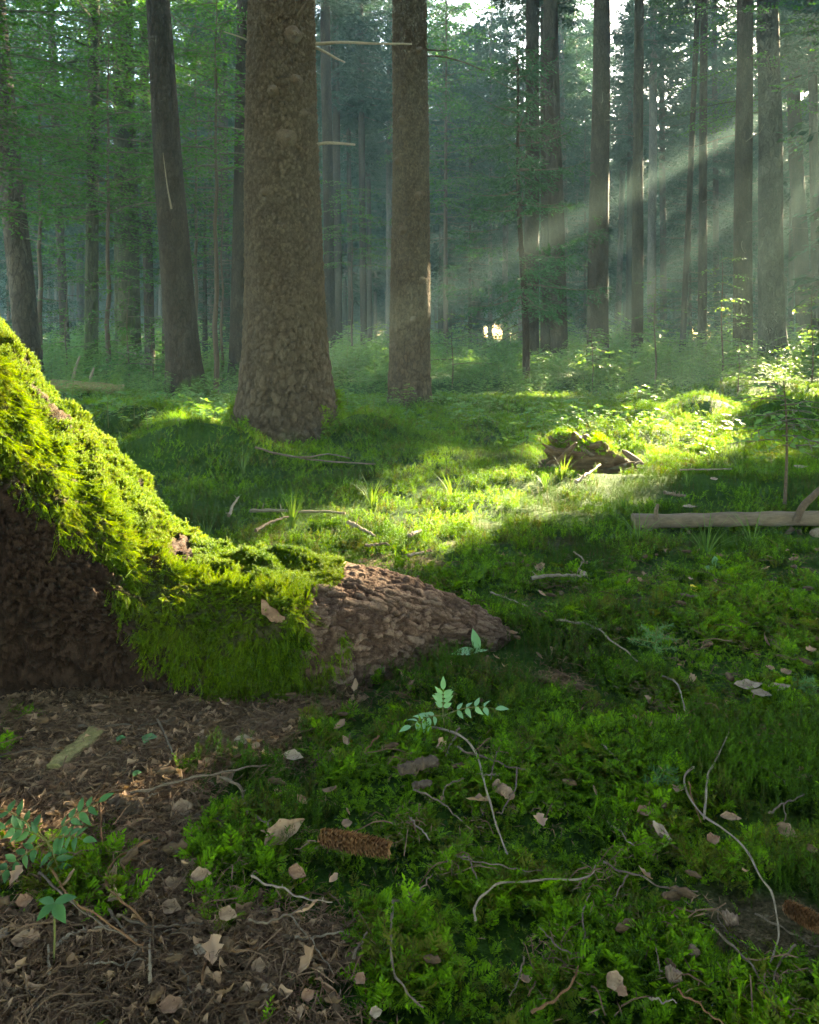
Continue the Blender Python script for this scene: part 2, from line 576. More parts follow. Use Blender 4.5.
def ground_material():
    t = NT('forest_floor')
    at = t('ShaderNodeAttribute', attribute_name='litter')
    co = t.coords('World', (1, 1, 1))
    n1 = t.noise(co, 2.0, 4)
    n2 = t.noise(co, 38, 5, .65)
    n3 = t.noise(co, 140, 3, .6)
    moss = t.ramp(t.math('ADD', t.math('MULTIPLY', n1, .6), t.math('MULTIPLY', n2, .4)), [(.35, (.008, .025, .003)), (.5, (.018, .05, .005)), (.68, (.045, .09, .009))])
    soil = t.ramp(t.math('ADD', t.math('MULTIPLY', n2, .6), t.math('MULTIPLY', n3, .4)), [(.34, (.016, .010, .006)), (.52, (.075, .048, .03)), (.68, (.20, .135, .09))])
    col = t.mix(at.outputs['Fac'], moss, soil)
    h = t.math('ADD', t.math('MULTIPLY', n2, .7), t.math('MULTIPLY', n3, .4))
    return t.done(col, .95, t.bump(h, 1.0, .03), .15)


# ------------------------------------------------------------------ the ground: one sheet to the far wood
def graded(a, b, fine0, fine1, step, grow):
    mid = np.arange(fine0, fine1 + step / 2, step)
    hi, lo = [mid[-1]], [mid[0]]
    s = step
    while hi[-1] < b:
        s *= grow
        hi.append(min(b, hi[-1] + s))
    s = step
    while lo[-1] > a:
        s *= grow
        lo.append(max(a, lo[-1] - s))
    return np.concatenate([np.array(lo[:0:-1]), mid, np.array(hi[1:])])


gx = graded(-130, 130, -2.2, 2.8, .022, 1.06)
gy = graded(-60, 170, .7, 5.2, .022, 1.045)
GX, GY = np.meshgrid(gx, gy, indexing='ij')
GZ = ground(GX, GY)
near = (np.abs(GX) < 4) & (GY > .3) & (GY < 7)
GZ = GZ + np.where(near, .012 * (fbm(GX * 22, GY * 22, 0, 8, 2) - .5), 0)
mb = MB()
i, j = np.meshgrid(np.arange(len(gx) - 1), np.arange(len(gy) - 1), indexing='ij')
W = len(gy)
mb.add(np.stack([GX, GY, GZ], -1), np.stack([i * W + j, (i + 1) * W + j, (i + 1) * W + j + 1, i * W + j + 1], -1).reshape(-1, 4))
gme = mb.mesh('forest_floor', ground_material())
la = gme.attributes.new('litter', 'FLOAT', 'POINT')
la.data.foreach_set('value', litter(GX, GY).ravel().astype(np.float32))
tag(link('ground', gme), kind='structure')

# ------------------------------------------------------------------ the old tree whose mossy root sweeps across the foreground
RIDGE_UV = [(0, 318), (30, 362), (60, 408), (100, 460), (150, 511), (200, 541), (250, 556), (300, 562), (340, 573), (400, 591), (450, 604), (490, 616), (515, 628), (532, 642)]
RX, RZ, RY, RN = [], [], [], []
for u, v in RIDGE_UV:
    yr = 2.5 + .1 * sstep(300, 514, u)
    RX.append((u - U0) / FPX * yr); RZ.append(CAM_H - (v - V0) / FPX * yr); RY.append(yr)
    RN.append(np.interp(u, [0, 200, 300, 360, 420, 470, 532], [.52, .47, .41, .34, .23, .11, .012]))
RX = [-2.05, -1.92, -1.78, -1.62, -1.45] + RX
RZ = [3.9, 2.6, 1.9, 1.45, 1.17] + RZ
RY = [2.5] * 5 + RY
RN = [.62, .60, .58, .55, .52] + RN
NS, NTH = 860, 380
key = np.arange(len(RX))
# even spacing along the ridge curve
fine_k = np.linspace(0, len(RX) - 1, 1600)
rx, rz = np.interp(fine_k, key, RX), np.interp(fine_k, key, RZ)
acc = np.concatenate([[0], np.cumsum(np.hypot(np.diff(rx), np.diff(rz)))])
cut = np.interp(-1.45, rx, acc)                       # most of the rows go to the part in view
kk = np.interp(np.concatenate([np.linspace(0, cut, 160, endpoint=False), np.linspace(cut, acc[-1], NS - 160)]), acc, fine_k)
sm = lambda a: np.convolve(np.pad(np.interp(kk, key, a), 40, mode='edge'), np.ones(81) / 81, 'valid')
sx, sz, sy, sn = sm(RX), sm(RZ), sm(RY), sm(RN)
sz = sz + .030 * sstep(-.35, -.1, sx) * (1 - sstep(.02, .30, sx))
th = np.linspace(0, np.pi, NTH)
C, S_ = np.cos(th), np.sin(th)
SX = np.repeat(sx[:, None], NTH, 1)
H = (sz + .06)[:, None]
prof = np.abs(S_) ** .9
wn, wf = sn[:, None], (sn * 1.15)[:, None]
side = np.where(C > 0, wn, wf) * np.sign(C) * np.abs(C) ** .72
Yg = sy[:, None] - side
Zg = -.06 + H * prof
low = np.exp(-((Zg) / .17) ** 2) * (C > 0)
Yg = Yg + low * np.clip(wn - .1, 0, 1) * .30                     # the underside is hollowed near the ground
amp = np.clip(sn, .03, .5)[:, None]
lump = (fbm(SX * 3.2, Yg * 3.2, Zg * 3.2, 61) - .5) * .09 * amp / .4 + (fbm(SX * 11, Yg * 11, Zg * 11, 62) - .5) * .045
wx = fbm(SX * 16, Yg * 16, Zg * 16, 66, 4) * 3.2
f1, f2, ptone = worley(SX * 13 + wx * 1.2, Yg * 46 + wx, Zg * 46 - wx, 67)
crack = sstep(0, .22, f2 - f1)
fl1, fl2, ftone = worley(SX * 75 + wx * 2, Yg * 90, Zg * 90 + wx * 2, 68)
bark_zone = sstep(-.38, -.26, SX)
lump = lump + bark_zone * ((ptone - .5) * .012 + (crack - 1) * .005 + (ftone - .5) * .004 + (fbm(SX * 40, Yg * 40, Zg * 40, 69) - .5) * .012) + (1 - bark_zone) * ((ftone - .5) * .014 + (fbm(SX * 18, Yg * 18, Zg * 18, 64, 4) - .5) * .085)
btone = (bark_zone * (.15 + .6 * ptone) * (.5 + .5 * crack) + (1 - bark_zone) * (.1 + .9 * ftone * fbm(SX * 16, Yg * 16, Zg * 16, 71, 4)) + (ftone - .5) * .25)
cen = np.stack([SX, np.repeat(sy[:, None], NTH, 1), Zg * .3], -1)
P = np.stack([SX, Yg, Zg], -1)
gu = np.gradient(P, axis=0); gv = np.gradient(P, axis=1)
NRM = norm(np.cross(gv, gu))
if (NRM[:, NTH // 2, 2]).mean() < 0:
    NRM = -NRM
P = P + NRM * (lump - .055 * (1 - sstep(-.75, -.1, SX)))[..., None]
P[..., 2] = np.maximum(P[..., 2], -.08)
root = thing('old_spruce', 'huge old tree whose moss covered root sweeps down across the foreground', 'tree', (-2.25, 2.5, 0))
R0 = np.array([-2.25, 2.5, 0])
mb = MB()
i, j = np.meshgrid(np.arange(NS - 1), np.arange(NTH - 1), indexing='ij')
mb.add(P - R0, np.stack([i * NTH + j, i * NTH + j + 1, (i + 1) * NTH + j + 1, (i + 1) * NTH + j], -1).reshape(-1, 4))
zz = np.concatenate([np.linspace(-.1, 3, 40), np.linspace(3.3, 15, 30)])
path = np.stack([0 * zz, 0 * zz, zz], -1)
tube(mb, path, .42 + .22 * np.exp(-np.clip(zz, 0, 99) / .8) - .014 * zz, 48, bump=.12, seed=4)
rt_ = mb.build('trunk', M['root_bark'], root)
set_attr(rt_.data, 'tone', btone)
set_attr(rt_.data, 'fresh_unshaded_bark', sstep(-.55, -.15, SX + .25 * (Zg - .15)))
# a loose bark flake on the flank
mb = MB()
fl = gp(265, 600) * 0 + np.array([(262 - U0) / FPX * 2.22, 2.22, CAM_H - (606 - V0) / FPX * 2.22])
fv = []
for a in range(7):
    for b in range(4):
        fv.append(fl + np.array([a * .011, -.012 + .004 * math.sin(a) + .006 * (b == 0), -.008 * a + (b - 1.5) * .014 + .004 * math.sin(a * 2.1)]))
fv = np.array(fv)
ff = [[a * 4 + b, a * 4 + b + 1, (a + 1) * 4 + b + 1, (a + 1) * 4 + b] for a in range(6) for b in range(3)]
mb.add(np.vstack([fv, fv + [0, .006, 0]]) - R0, np.vstack([ff, np.array(ff)[:, ::-1] + 28]))
mb.build('bark_flake', M['leaf_brown'], root)

# sunlit holes: along the mossy ridge, the glade strip, the hummocks behind, and a few stray flecks
for k in range(0, NS, 18):
    if -1.9 < sx[k] < -.22:
        q = to0(np.array([sx[k], sy[k], sz[k]]))
        w = .17 * (1 - .75 * sstep(-.35, -.05, sx[k]))
        LIT.append((float(q[0]) + .05, float(q[1]) + w + .16, .36, w + .25, 0.0))
for u, v, a, b in [(385, 528, .42, .30), (455, 510, .55, .34), (520, 497, .6, .30), (575, 478, .55, .42), (430, 545, .3, .12),
                   (655, 458, .55, .55), (695, 440, .45, .6), (640, 432, .5, .4), (400, 470, .35, .25), (360, 560, .2, .1),
                   (590, 455, .5, .5), (435, 375, .8, 1.3), (690, 412, .8, .8), (500, 395, .5, .8), (640, 395, .6, .9), (560, 375, .6, 1.2), (760, 395, .5, .9), (150, 445, .7, .5), (225, 418, .6, .8), (110, 415, .6, .7), (770, 455, .35, .3), (375, 548, .45, .16), (435, 545, .4, .14), (500, 525, .4, .14), (180, 470, .5, .35), (130, 420, .8, .8), (250, 500, .4, .15)]:
    q = gp(u, v)
    LIT.append((q[0], q[1], a * 1.15, b * 1.35, -.15))
_r = np.random.default_rng(5)
for k in range(18):
    y_ = _r.uniform(11, 30)
    LIT.append((_r.uniform(-.62, .5) * y_, y_, _r.uniform(.3, .9), _r.uniform(.5, 1.4), 0.0))


def carve(V, F, loc, rz=0.0, sc=1.0, wide=1.0):
    """Faces of a crown that do NOT hang in a sunlit corridor."""
    c, s = math.cos(rz) * sc, math.sin(rz) * sc
    ctr = (V[F[:, 0]] * .5 + V[F[:, 2]] * .5) * np.array([wide, wide, 1.0])
    w = np.stack([ctr[:, 0] * c - ctr[:, 1] * s + loc[0], ctr[:, 0] * s + ctr[:, 1] * c + loc[1], ctr[:, 2] * sc + loc[2]], -1)
    x0, y0 = to0(w)
    ok = np.ones(len(F), bool)
    box = (x0 > -20) & (x0 < 15) & (y0 > -9) & (y0 < 32) & (w[:, 2] > 1.6)
    if box.any():
        ok[np.where(box)[0][lit_mask(x0[box], y0[box])]] = False
    return ok

# ------------------------------------------------------------------ crowns
def spruce_crown(z1, Lmax, seed, dz=.42, per=5, tuft=.11, twig_step=.14, tip=.25, density=1.0, bare=0.0, droop=.35):
    """Whorls of drooping branches with hanging twigs; z from 0 to z1. Returns verts, quads, material index."""
    r = np.random.default_rng(seed)
    mb = MB()
    B, D, NN, L = [], [], [], []
    z = 0.0
    while z < z1 - .15:
        f = z / z1
        Lz = Lmax * (tip + (1 - tip) * (1 - f) ** .8) * (.55 + .45 * min(1, z / (.12 * z1) + .4))
        n = per + (r.random() < .5)
        a0 = r.random() * 6.28
        for k in range(n):
            if r.random() > density:
                continue
            az = a0 + k * 6.283 / n + r.normal(0, .22)
            ln = Lz * r.uniform(.6, 1.1)
            t = np.linspace(0, 1, 7)
            dr = droop * r.uniform(.6, 1.5) * (1 - f * .9)
            out = np.stack([np.cos(az) * t * ln, np.sin(az) * t * ln, z + r.normal(0, .1) + ln * (-dr * t ** 1.3 + .22 * t ** 3 + (.25 * f) * t)], -1)
            side = np.array([-math.sin(az), math.cos(az), 0])
            out = out + side * (r.normal(0, .12) * ln * t ** 2)[:, None]
            tube(mb, out, np.linspace(.012 + .008 * ln, .004, 7), 3, 1, cap=False)
            ts = np.arange(.16 + bare * r.random(), 1.0, twig_step / ln)
            for sg in (-1, 1):
                tt = ts + r.uniform(-.4, .4, len(ts)) * twig_step / ln
                tt = tt[(tt > .08) & (tt < 1)]
                p = np.stack([np.interp(tt, t, out[:, q]) for q in range(3)], -1)
                fw = np.array([math.cos(az), math.sin(az), 0])
                d = fw * r.uniform(.25, .8, (len(tt), 1)) + sg * side * r.uniform(.5, 1, (len(tt), 1)) + np.array([0, 0, 1]) * r.uniform(-.75, -.05, (len(tt), 1))
                B.append(p); D.append(norm(d)); L.append(ln * .30 * (1.15 - .7 * tt) * r.uniform(.6, 1.2, len(tt)) + .10)
            B.append(out[-2:-1]); D.append(norm(out[-1:] - out[-2:-1])); L.append(np.array([.3]))
        z += dz * r.uniform(.7, 1.3)
    B, D, L = np.vstack(B), np.vstack(D), np.concatenate(L)
    n = 7
    for k in range(n):                                   # needle tufts down each twig, to both sides
        s = (k + .2) / n
        p = B + D * (L * s)[:, None] + np.array([0, 0, -1]) * (L * s * s * .25)[:, None]
        sd = norm(np.cross(D, [0, 0, 1.0])) * (1 if k % 2 else -1)
        d = D * .8 + sd * r.uniform(.2, .8, (len(B), 1)) + r.normal(0, .22, (len(B), 3))
        nn = np.array([0, 0, 1.0]) + r.normal(0, .5, (len(B), 3))
        keep = L * (1 - s) > -.1
        diamonds(mb, p[keep], d[keep], nn[keep], tuft * r.uniform(.8, 1.5, keep.sum()), tuft * .36, 0)
    V = np.vstack(mb.v); F = np.vstack(mb.f) if len({f.shape[1] for f in mb.f}) == 1 else None
    return V, F, np.concatenate(mb.mi)


def beech_crown(branches, seed, leaf=.075, sub=.2, lstep=.055):
    """branches: (z, azimuth, length, rise). Flat layered sprays of leaves."""
    r = np.random.default_rng(seed)
    mb = MB()
    for z, az, ln, rise in branches:
        t = np.linspace(0, 1, 8)
        fw = np.array([math.cos(az), math.sin(az), 0]); side = np.array([-fw[1], fw[0], 0])
        ax = fw * (t * ln)[:, None] + np.array([0, 0, 1]) * (z + rise * ln * t - .18 * ln * t ** 2.2)[:, None] + side * (r.normal(0, .12) * ln * t ** 2 + .03 * np.sin(t * 9 + r.random() * 6))[:, None]
        tube(mb, ax, np.linspace(.0018 + .009 * ln, .002, 8), 4, 1, cap=False)
        for s0 in np.arange(.12, 1.0, sub / ln):
            for sg in (-1, 1):
                s = min(.99, s0 + r.uniform(-.3, .3) * sub / ln)
                p0 = np.array([np.interp(s, t, ax[:, q]) for q in range(3)])
                d = norm(fw * r.uniform(.5, 1) + sg * side * r.uniform(.5, 1.1) + np.array([0, 0, r.uniform(-.25, .15)]))
                l2 = ln * .34 * (1.15 - s) * r.uniform(.6, 1.3) + .12
                k = max(3, int(l2 / lstep))
                q = np.linspace(.08, 1, k)
                pts = p0 + d * (q * l2)[:, None] + np.array([0, 0, -.14]) * (l2 * q ** 2)[:, None]
                tube(mb, pts[::max(1, k // 3)] if k > 4 else pts, .0025, 3, 1, cap=False)
                sd = norm(np.cross(d, [0, 0, 1.0]))
                alt = np.where(np.arange(k) % 2, 1, -1)[:, None]
                ld = d * .6 + alt * sd * .8 + r.normal(0, .25, (k, 3)) + np.array([0, 0, -.12])
                diamonds(mb, pts, ld, np.array([0, 0, 1.0]) + r.normal(0, .38, (k, 3)), leaf * r.uniform(.6, 1.25, k), leaf * .62, 0, .12)
    V = np.vstack(mb.v); F = np.vstack(mb.f)
    return V, F, np.concatenate(mb.mi)


def crown_mesh(name, V, F, mi, mats, keep=None):
    me = MB()
    if keep is not None and not keep.all():
        F, mi = F[keep], mi[keep]
        used, inv = np.unique(F, return_inverse=True)
        V, F = V[used], inv.reshape(F.shape)
    for k in (0, 1):
        if (mi == k).any():
            pass
    me.v, me.f, me.mi, me.n = [V], [F], [mi], len(V)
    return me.mesh(name, mats, smooth=False)


CROWN_MATS = [M['needles'], M['branch_far']]
VAR = []
for k, (z1, L, den) in enumerate([(11, 2.5, .95), (12, 2.2, .9), (10, 2.8, .95), (12.5, 2.0, .85)]):
    V, F, mi = spruce_crown(z1, L, 100 + k, density=den, tuft=.18, twig_step=.12)
    VAR.append([V, F, mi, None])


def put_crown(parent, var, loc_world, rz, sc, wide=1.0):
    V, F, mi, me = VAR[var]
    keep = carve(V, F, loc_world, rz, sc, wide)
    if keep.all():
        if me is None:
            me = VAR[var][3] = crown_mesh('crown', V, F, mi, CROWN_MATS)
    else:
        me = crown_mesh('crown', V, F, mi, CROWN_MATS, keep)
    o = link('crown', me, parent)
    o.location = Vector(loc_world) - parent.location
    o.rotation_euler = (0, 0, rz)
    o.scale = (sc * wide, sc * wide, sc)
    return o


# ------------------------------------------------------------------ trunks
def make_trunk(parent, foot, ztop_h, xt, r0, rt, H, mat, flare=.35, sides=18, rings=40, seed=0, rough=.06, fl_h=.35, lean_y=0.0, split=2.5):
    """Tapered trunk in local coordinates: radius r0 near the ground, rt at ztop_h where the axis has moved by xt."""
    z = np.concatenate([np.linspace(-.25, split, rings), np.linspace(split, H, min(rings, 60))[1:]])
    x = xt * z / ztop_h + .04 * r0 * np.sin(z * .9 + seed)
    r = np.where(z < ztop_h, r0 + (rt - r0) * np.clip(z, 0, None) / ztop_h, rt * (1 - .85 * (z - ztop_h) / max(H - ztop_h, .1)))
    a = np.arange(sides) / sides * 2 * np.pi
    rad = r[:, None] * (1 + rough * 2 * (fbm(np.cos(a) * 1.2 + seed, np.sin(a) * 1.2, z[:, None] * .8, seed) - .5))
    butt = .55 + .9 * noise(np.cos(a) * 1.6 + seed * 3.1, np.sin(a) * 1.6, 0, 5)
    rad = rad + r0 * flare * np.exp(-np.clip(z, -.2, 99) / fl_h)[:, None] * butt[None]
    v = np.stack([x[:, None] + rad * np.cos(a), lean_y * z[:, None] + rad * np.sin(a), np.repeat(z[:, None], sides, 1)], -1)
    n = len(z)
    i, j = np.meshgrid(np.arange(n - 1), np.arange(sides), indexing='ij')
    jn = (j + 1) % sides
    mb = MB()
    mb.add(v, np.stack([i * sides + j, i * sides + jn, (i + 1) * sides + jn, (i + 1) * sides + j], -1).reshape(-1, 4))
    return mb.build('trunk', mat, parent)


def dead_branch(parent, z, az, ln, r, mat, x0=0.0, r_trunk=.1, dip=-.1, curl=.12, name='branch'):
    t = np.linspace(0, 1, 9)
    fw = np.array([math.cos(az), math.sin(az), 0])
    side = np.array([-fw[1], fw[0], 0])
    p = np.array([x0, 0, z]) + fw * (r_trunk * .8 + t * ln)[:, None] + np.array([0, 0, 1]) * ((dip * t + curl * t ** 2 + .02 * np.sin(t * 7)) * ln)[:, None] + side * (.03 * ln * np.sin(t * 5 + z))[:, None]
    mb = MB()
    tube(mb, p, np.linspace(r, r * .35, 9), 6, bump=.3, seed=z)
    return mb.build(name, mat, parent)


BK = {'s': 'spruce_bark_far', 'p': 'pale_bark', 'd': 'dark_bark', 'b': 'birch_bark', 'e': 'peeled_bark', 'n': 'spruce_bark'}
# label, bark, base u, Y, top u at the frame's top edge, width at base px, width at top px, crown base height (None: no spruce crown)
TREES = [
    ('leaning spruce with peeling patchy bark at the left edge above the mossy root', 'e', 31, 15, -6, 25, 21, 9),
    ('thin straight spruce between the peeling leaning trunk and the black mossy trunk', 's', 66, 24, 50, 9, 7, 9),
    ('black slender beech trunk standing alone left of the thick twin beech', 'd', 91, 17, 94, 13, 11, None),
    ('thick dark mossy beech trunk behind the layered saplings', 'd', 131, 20, 122, 22, 20, None),
    ('thin dark beech stem touching the left side of the thick mossy beech', 'd', 119, 21, 117, 8, 8, None),
    ('brown spruce with flared foot just right of the thick mossy beech', 's', 150, 22, 143, 10, 9, 9),
    ('brown spruce leaning left with a pale torn scar, in front of the beeches', 's', 186, 12.4, 157, 35, 23, 10),
    ('narrow dark spruce half hidden behind the left side of the leaning scarred trunk', 's', 167, 19, 166, 9, 8, 9),
    ('dark spruce trunk half hidden behind the left side of the massive trunk', 's', 238, 17, 245, 18, 15, 9.5),
    ('grey brown spruce between the leaning scarred trunk and the massive trunk', 's', 225, 28, 222, 11, 9, 8),
    ('very thin spruce near the right side of the leaning scarred trunk', 's', 213, 33, 208, 5, 4, 8),
    ('straight spruce right behind the right side of the massive trunk', 's', 331, 26, 325, 11, 10, 9),
    ('mid sized spruce next to the one emerging behind the massive trunk', 's', 339, 33, 335, 8, 7, 8),
    ('thin dark spruce midway between the massive trunk and the second big trunk', 's', 351, 36, 347, 5, 4, 8),
    ('pair mate, thicker grey spruce left of the second big trunk', 's', 364, 34, 360, 7, 6, 8),
    ('pair mate, thinner brown spruce left of the second big trunk', 's', 370, 41, 367, 5, 4, 8),
    ('pale grey spruce seen right beside the left side of the second big trunk', 'p', 389, 38, 390, 7, 6, 8.5),
    ('hazy thin spruce just right of the second big trunk', 's', 452, 48, 451, 7, 6, 7),
    ('hazy grey spruce left of the feathery young spruce', 's', 476, 45, 478, 7, 6, 7),
    ('pale whitish trunk fading in haze left of the feathery young spruce', 'p', 505, 47, 506, 6, 5, 7),
    ('left trunk of the close brown trio behind the feathery young spruce', 's', 531, 21.5, 533, 16, 13, 8),
    ('thinnest middle trunk of the close brown trio', 's', 546, 23.5, 545, 11, 9, 8),
    ('right trunk of the close brown trio, leaning left', 's', 560, 20.5, 550, 18, 14, 8),
    ('pale thin spruce against the right side of the brown trio', 'p', 567, 40, 560, 7, 6, 8),
    ('thick spruce standing alone between the brown trio and the dark straight pole', 's', 597, 19.5, 602, 22, 16, 8),
    ('pale thin leaning spruce left of the dark straight pole', 'p', 617, 42, 628, 6, 5, 9),
    ('brown thin spruce left of the dark straight pole', 's', 628, 39, 632, 6, 5, 9),
    ('dark straight pole like spruce in the middle of the right half', 's', 637, 22, 639, 12, 9, 9),
    ('pale spotted spruce right of the dark straight pole', 'p', 651, 33, 654, 9, 7, 9),
    ('brown thin spruce right of the pale spotted one', 's', 664, 38, 661, 7, 5, 8),
    ('thin spruce leaning right behind the leafy saplings', 's', 682, 25, 698, 6, 5, 9),
    ('slim upright spruce between the leaning thin one and the thick brown trunk', 's', 702, 24, 704, 9, 7, 9),
    ('faint thin spruce left of the thick brown trunk near the birch', 's', 717, 40, 714, 6, 5, 8),
    ('thick brown spruce just left of the rough birch', 's', 742, 19, 745, 19, 15, 8.5),
    ('rough black and white birch with flared foot', 'b', 773, 20.5, 768, 25, 20, None),
    ('spruce just right of the birch, leaning left', 's', 806, 31, 789, 15, 12, 8),
    ('thin spruce at the right edge behind the birch', 's', 818, 29, 811, 9, 8, 8),
]
H_TREE = 19.0
for k, (lab, bk, ub, Y, ut, wb, wt, zc) in enumerate(TREES):
    X = (ub - U0) / FPX * Y
    zg = float(ground(X, Y))
    ztop = CAM_H + V0 / FPX * Y - zg
    xt = (ut - U0) / FPX * Y - X
    kind = {'d': 'beech_tree', 'b': 'birch_tree'}.get(bk, 'spruce_tree')
    tr = thing(kind, lab, 'tree', (X, Y, zg), group='trees standing in the wood behind the clearing')
    r0, rt = wb / FPX * Y / 2, wt / FPX * Y / 2
    near_t = Y < 20
    hh = H_TREE + rng.uniform(-1.5, 1)
    make_trunk(tr, None, ztop, xt, r0, rt, hh, M[BK[bk]], flare=.75 if bk == 'b' else .4, sides=40 if near_t else 16, rings=50 if near_t else 26, seed=k * 1.37, rough=.14 if bk == 'b' else .05, fl_h=.5 if bk == 'b' else .3)
    lx = lambda z: xt * z / ztop
    if zc:
        zc = zc + (2.5 if Y < 35 else 1.0)
        var = k % 4
        sc = (hh - zc) / VAR[var][0][:, 2].max() * 1.02
        put_crown(tr, var, (X + lx(zc + 4), Y, zg + zc), rng.uniform(0, 6.28), sc)
        for q in range(5 if Y < 30 else 2):                       # dead lower branches
            z = rng.uniform(2.0, min(zc, ztop + 1))
            dead_branch(tr, z, rng.uniform(0, 6.28), rng.uniform(.4, 1.6), .012, M['branch_far'], lx(z), r0 * .8, rng.uniform(-.5, .1), rng.uniform(-.1, .2))
    if bk in 'db':
        br = []
        nb = {'b': 26}.get(bk, 64 if wb > 10 else 24)
        lo = 6.5 if bk == 'b' else 2.6
        for q in range(nb):
            z = lo + (11 - lo) * (q / nb) ** .9 + rng.normal(0, .2)
            br.append((z, q * 2.4 + rng.normal(0, .3), rng.uniform(1.4, 3.2), rng.uniform(-.05, .3)))
        V, F, mi = beech_crown(br, 300 + k, leaf=.09)
        V = V + np.stack([xt * V[:, 2] / ztop, 0 * V[:, 2], 0 * V[:, 2]], -1)
        keep = carve(V, F, (X, Y, zg))
        link('crown', crown_mesh('crown', V, F, mi, [M['beech'], M['dark_bark']], keep), tr)
    if lab.startswith('brown spruce leaning left with'):
        p = np.array([[-.27, -.28, 3.75], [-.20, -.30, 3.25], [-.14, -.28, 2.9]])
        mb = MB(); tube(mb, smooth_path(p, 8), np.linspace(.004, .016, len(smooth_path(p, 8))), 5); mb.build('torn_splinter', M['twig_pale'], tr)

# the two big trunks near the clearing
def l_(z, xt, ztop):
    return xt * z / ztop


def big_tree(label, ub, Y, ut, wb, wt, zc, seed, flare, fl_h):
    X = (ub - U0) / FPX * Y
    zg = float(ground(X, Y)) - .03
    ztop = CAM_H + V0 / FPX * Y - zg
    xt = (ut - U0) / FPX * Y - X
    tr = thing('spruce_tree', label, 'tree', (X, Y, zg), group='trees standing in the wood behind the clearing')
    o = make_trunk(tr, None, ztop, xt, wb / FPX * Y / 2, wt / FPX * Y / 2, 20, M['spruce_bark'], flare=flare, sides=280, rings=620, seed=seed, rough=.035, fl_h=fl_h, split=ztop + .4)
    n = len(o.data.vertices)
    co = np.zeros(n * 3); o.data.vertices.foreach_get('co', co); co = co.reshape(-1, 3)
    an = np.arctan2(co[:, 1], co[:, 0] - l_(co[:, 2], xt, ztop)); rr = np.hypot(co[:, 0] - l_(co[:, 2], xt, ztop), co[:, 1])
    wv = fbm(co[:, 0] * 9, co[:, 1] * 9, co[:, 2] * 6, 40) * 1.6
    lo_ = 1 - sstep(.5, 1.9, co[:, 2] + 1.2 * (fbm(co[:, 0] * 2, co[:, 1] * 2, co[:, 2] * 1.2, 43) - .5))
    p1, p2, pt = worley(co[:, 0] * 17 + wv, co[:, 1] * 17 + wv, co[:, 2] * 11 + wv, 44)          # big scales low on the trunk
    q1, q2, qt = worley(co[:, 0] * 36 + wv, co[:, 1] * 36 + wv, co[:, 2] * 26 + wv, 41)          # fine ones above
    f1, f2, tn = np.zeros(n), (p2 - p1) * lo_ + (q2 - q1) * (1 - lo_), pt * lo_ + qt * (1 - lo_)
    g1, g2, tn2 = worley(co[:, 0] * 50, co[:, 1] * 50 + wv, co[:, 2] * 34 + wv, 42)
    cr = sstep(0, .25, f2 - f1)
    disp = (tn - .5) * .014 + (cr - 1) * .012 + (tn2 - .5) * .007
    co[:, 0] += np.cos(an) * disp; co[:, 1] += np.sin(an) * disp
    o.data.vertices.foreach_set('co', co.ravel()); o.data.update()
    set_attr(o.data, 'tone', (.30 + .45 * tn) * (.30 + .70 * cr) + .3 * (tn2 - .5) + .08)
    put_crown(tr, int(seed) % 4, (X, Y, zg + zc), 1.0 + seed, (20 - zc) / VAR[int(seed) % 4][0][:, 2].max() * 1.02)
    return tr, X, zg, lambda z: xt * z / ztop


T8, X8, Z8, l8 = big_tree('massive foreground trunk with scaly brown bark and spreading mossy foot', 285, 6.95, 283, 86, 66, 11, 2.0, .62, .36)
T14, X14, Z14, l14 = big_tree('second big trunk, smooth brown bark, right of the massive trunk', 410, 11.2, 410, 41, 34, 9.5, 5.0, .22, .35)


def stub_px(tr, X, Y, zg, pts, r, mat, ydep=0.0, name='branch'):
    p = np.array([[(u - U0) / FPX * (Y - ydep) - X, -ydep, CAM_H - (v - V0) / FPX * (Y - ydep) - zg] for u, v in pts])
    p[:, 1] -= np.linspace(0, .12, len(p))
    q = smooth_path(p, 14)
    mb = MB()
    tube(mb, q, np.linspace(r, r * .45, len(q)), 8, bump=.35, seed=r * 100)
    return mb.build(name, mat, tr)


stub_px(T8, X8, 6.95, Z8, [(314, 44), (345, 44), (375, 47), (412, 49)], .016, M['branch_pale'])
stub_px(T8, X8, 6.95, Z8, [(314, 47), (326, 54), (338, 62), (346, 67)], .014, M['branch_pale'])
stub_px(T8, X8, 6.95, Z8, [(314, 145), (328, 144), (345, 146), (356, 148)], .018, M['branch_pale'])
stub_px(T8, X8, 6.95, Z8, [(252, 42), (240, 39), (227, 37)], .010, M['branch_pale'])
stub_px(T8, X8, 6.95, Z8, [(298, 17), (303, 12), (311, 4)], .016, M['twig_dark'], .36)
stub_px(T8, X8, 6.95, Z8, [(264, 38), (262, 33), (261, 28)], .014, M['twig_dark'], .34)
for u, v, s in [(288, 138, 1.0), (296, 32, .9), (262, 192, .8), (300, 78, .6), (272, 90, .6), (316, 110, .5), (314, 240, .6), (284, 225, .5)]:   # old branch knots
    yk = 6.95 - .33
    c = np.array([(u - U0) / FPX * yk - X8, -.33, CAM_H - (v - V0) / FPX * yk - Z8])
    k0 = np.linspace(0, 1, 7)
    mb = MB()
    out = norm(np.array([c[0] - l8(c[2]), -.33, 0]))
    ctr = np.array([l8(c[2]), 0, c[2]]) + out * .29
    tube(mb, ctr + out * (k0 * .075)[:, None] - np.array([0, 0, .012]) * k0[:, None], np.array([.09, .085, .06, .04, .032, .027, .018]) * s, 12, bump=.5, seed=u)
    mb.build('knot', M['twig_dark'], T8)
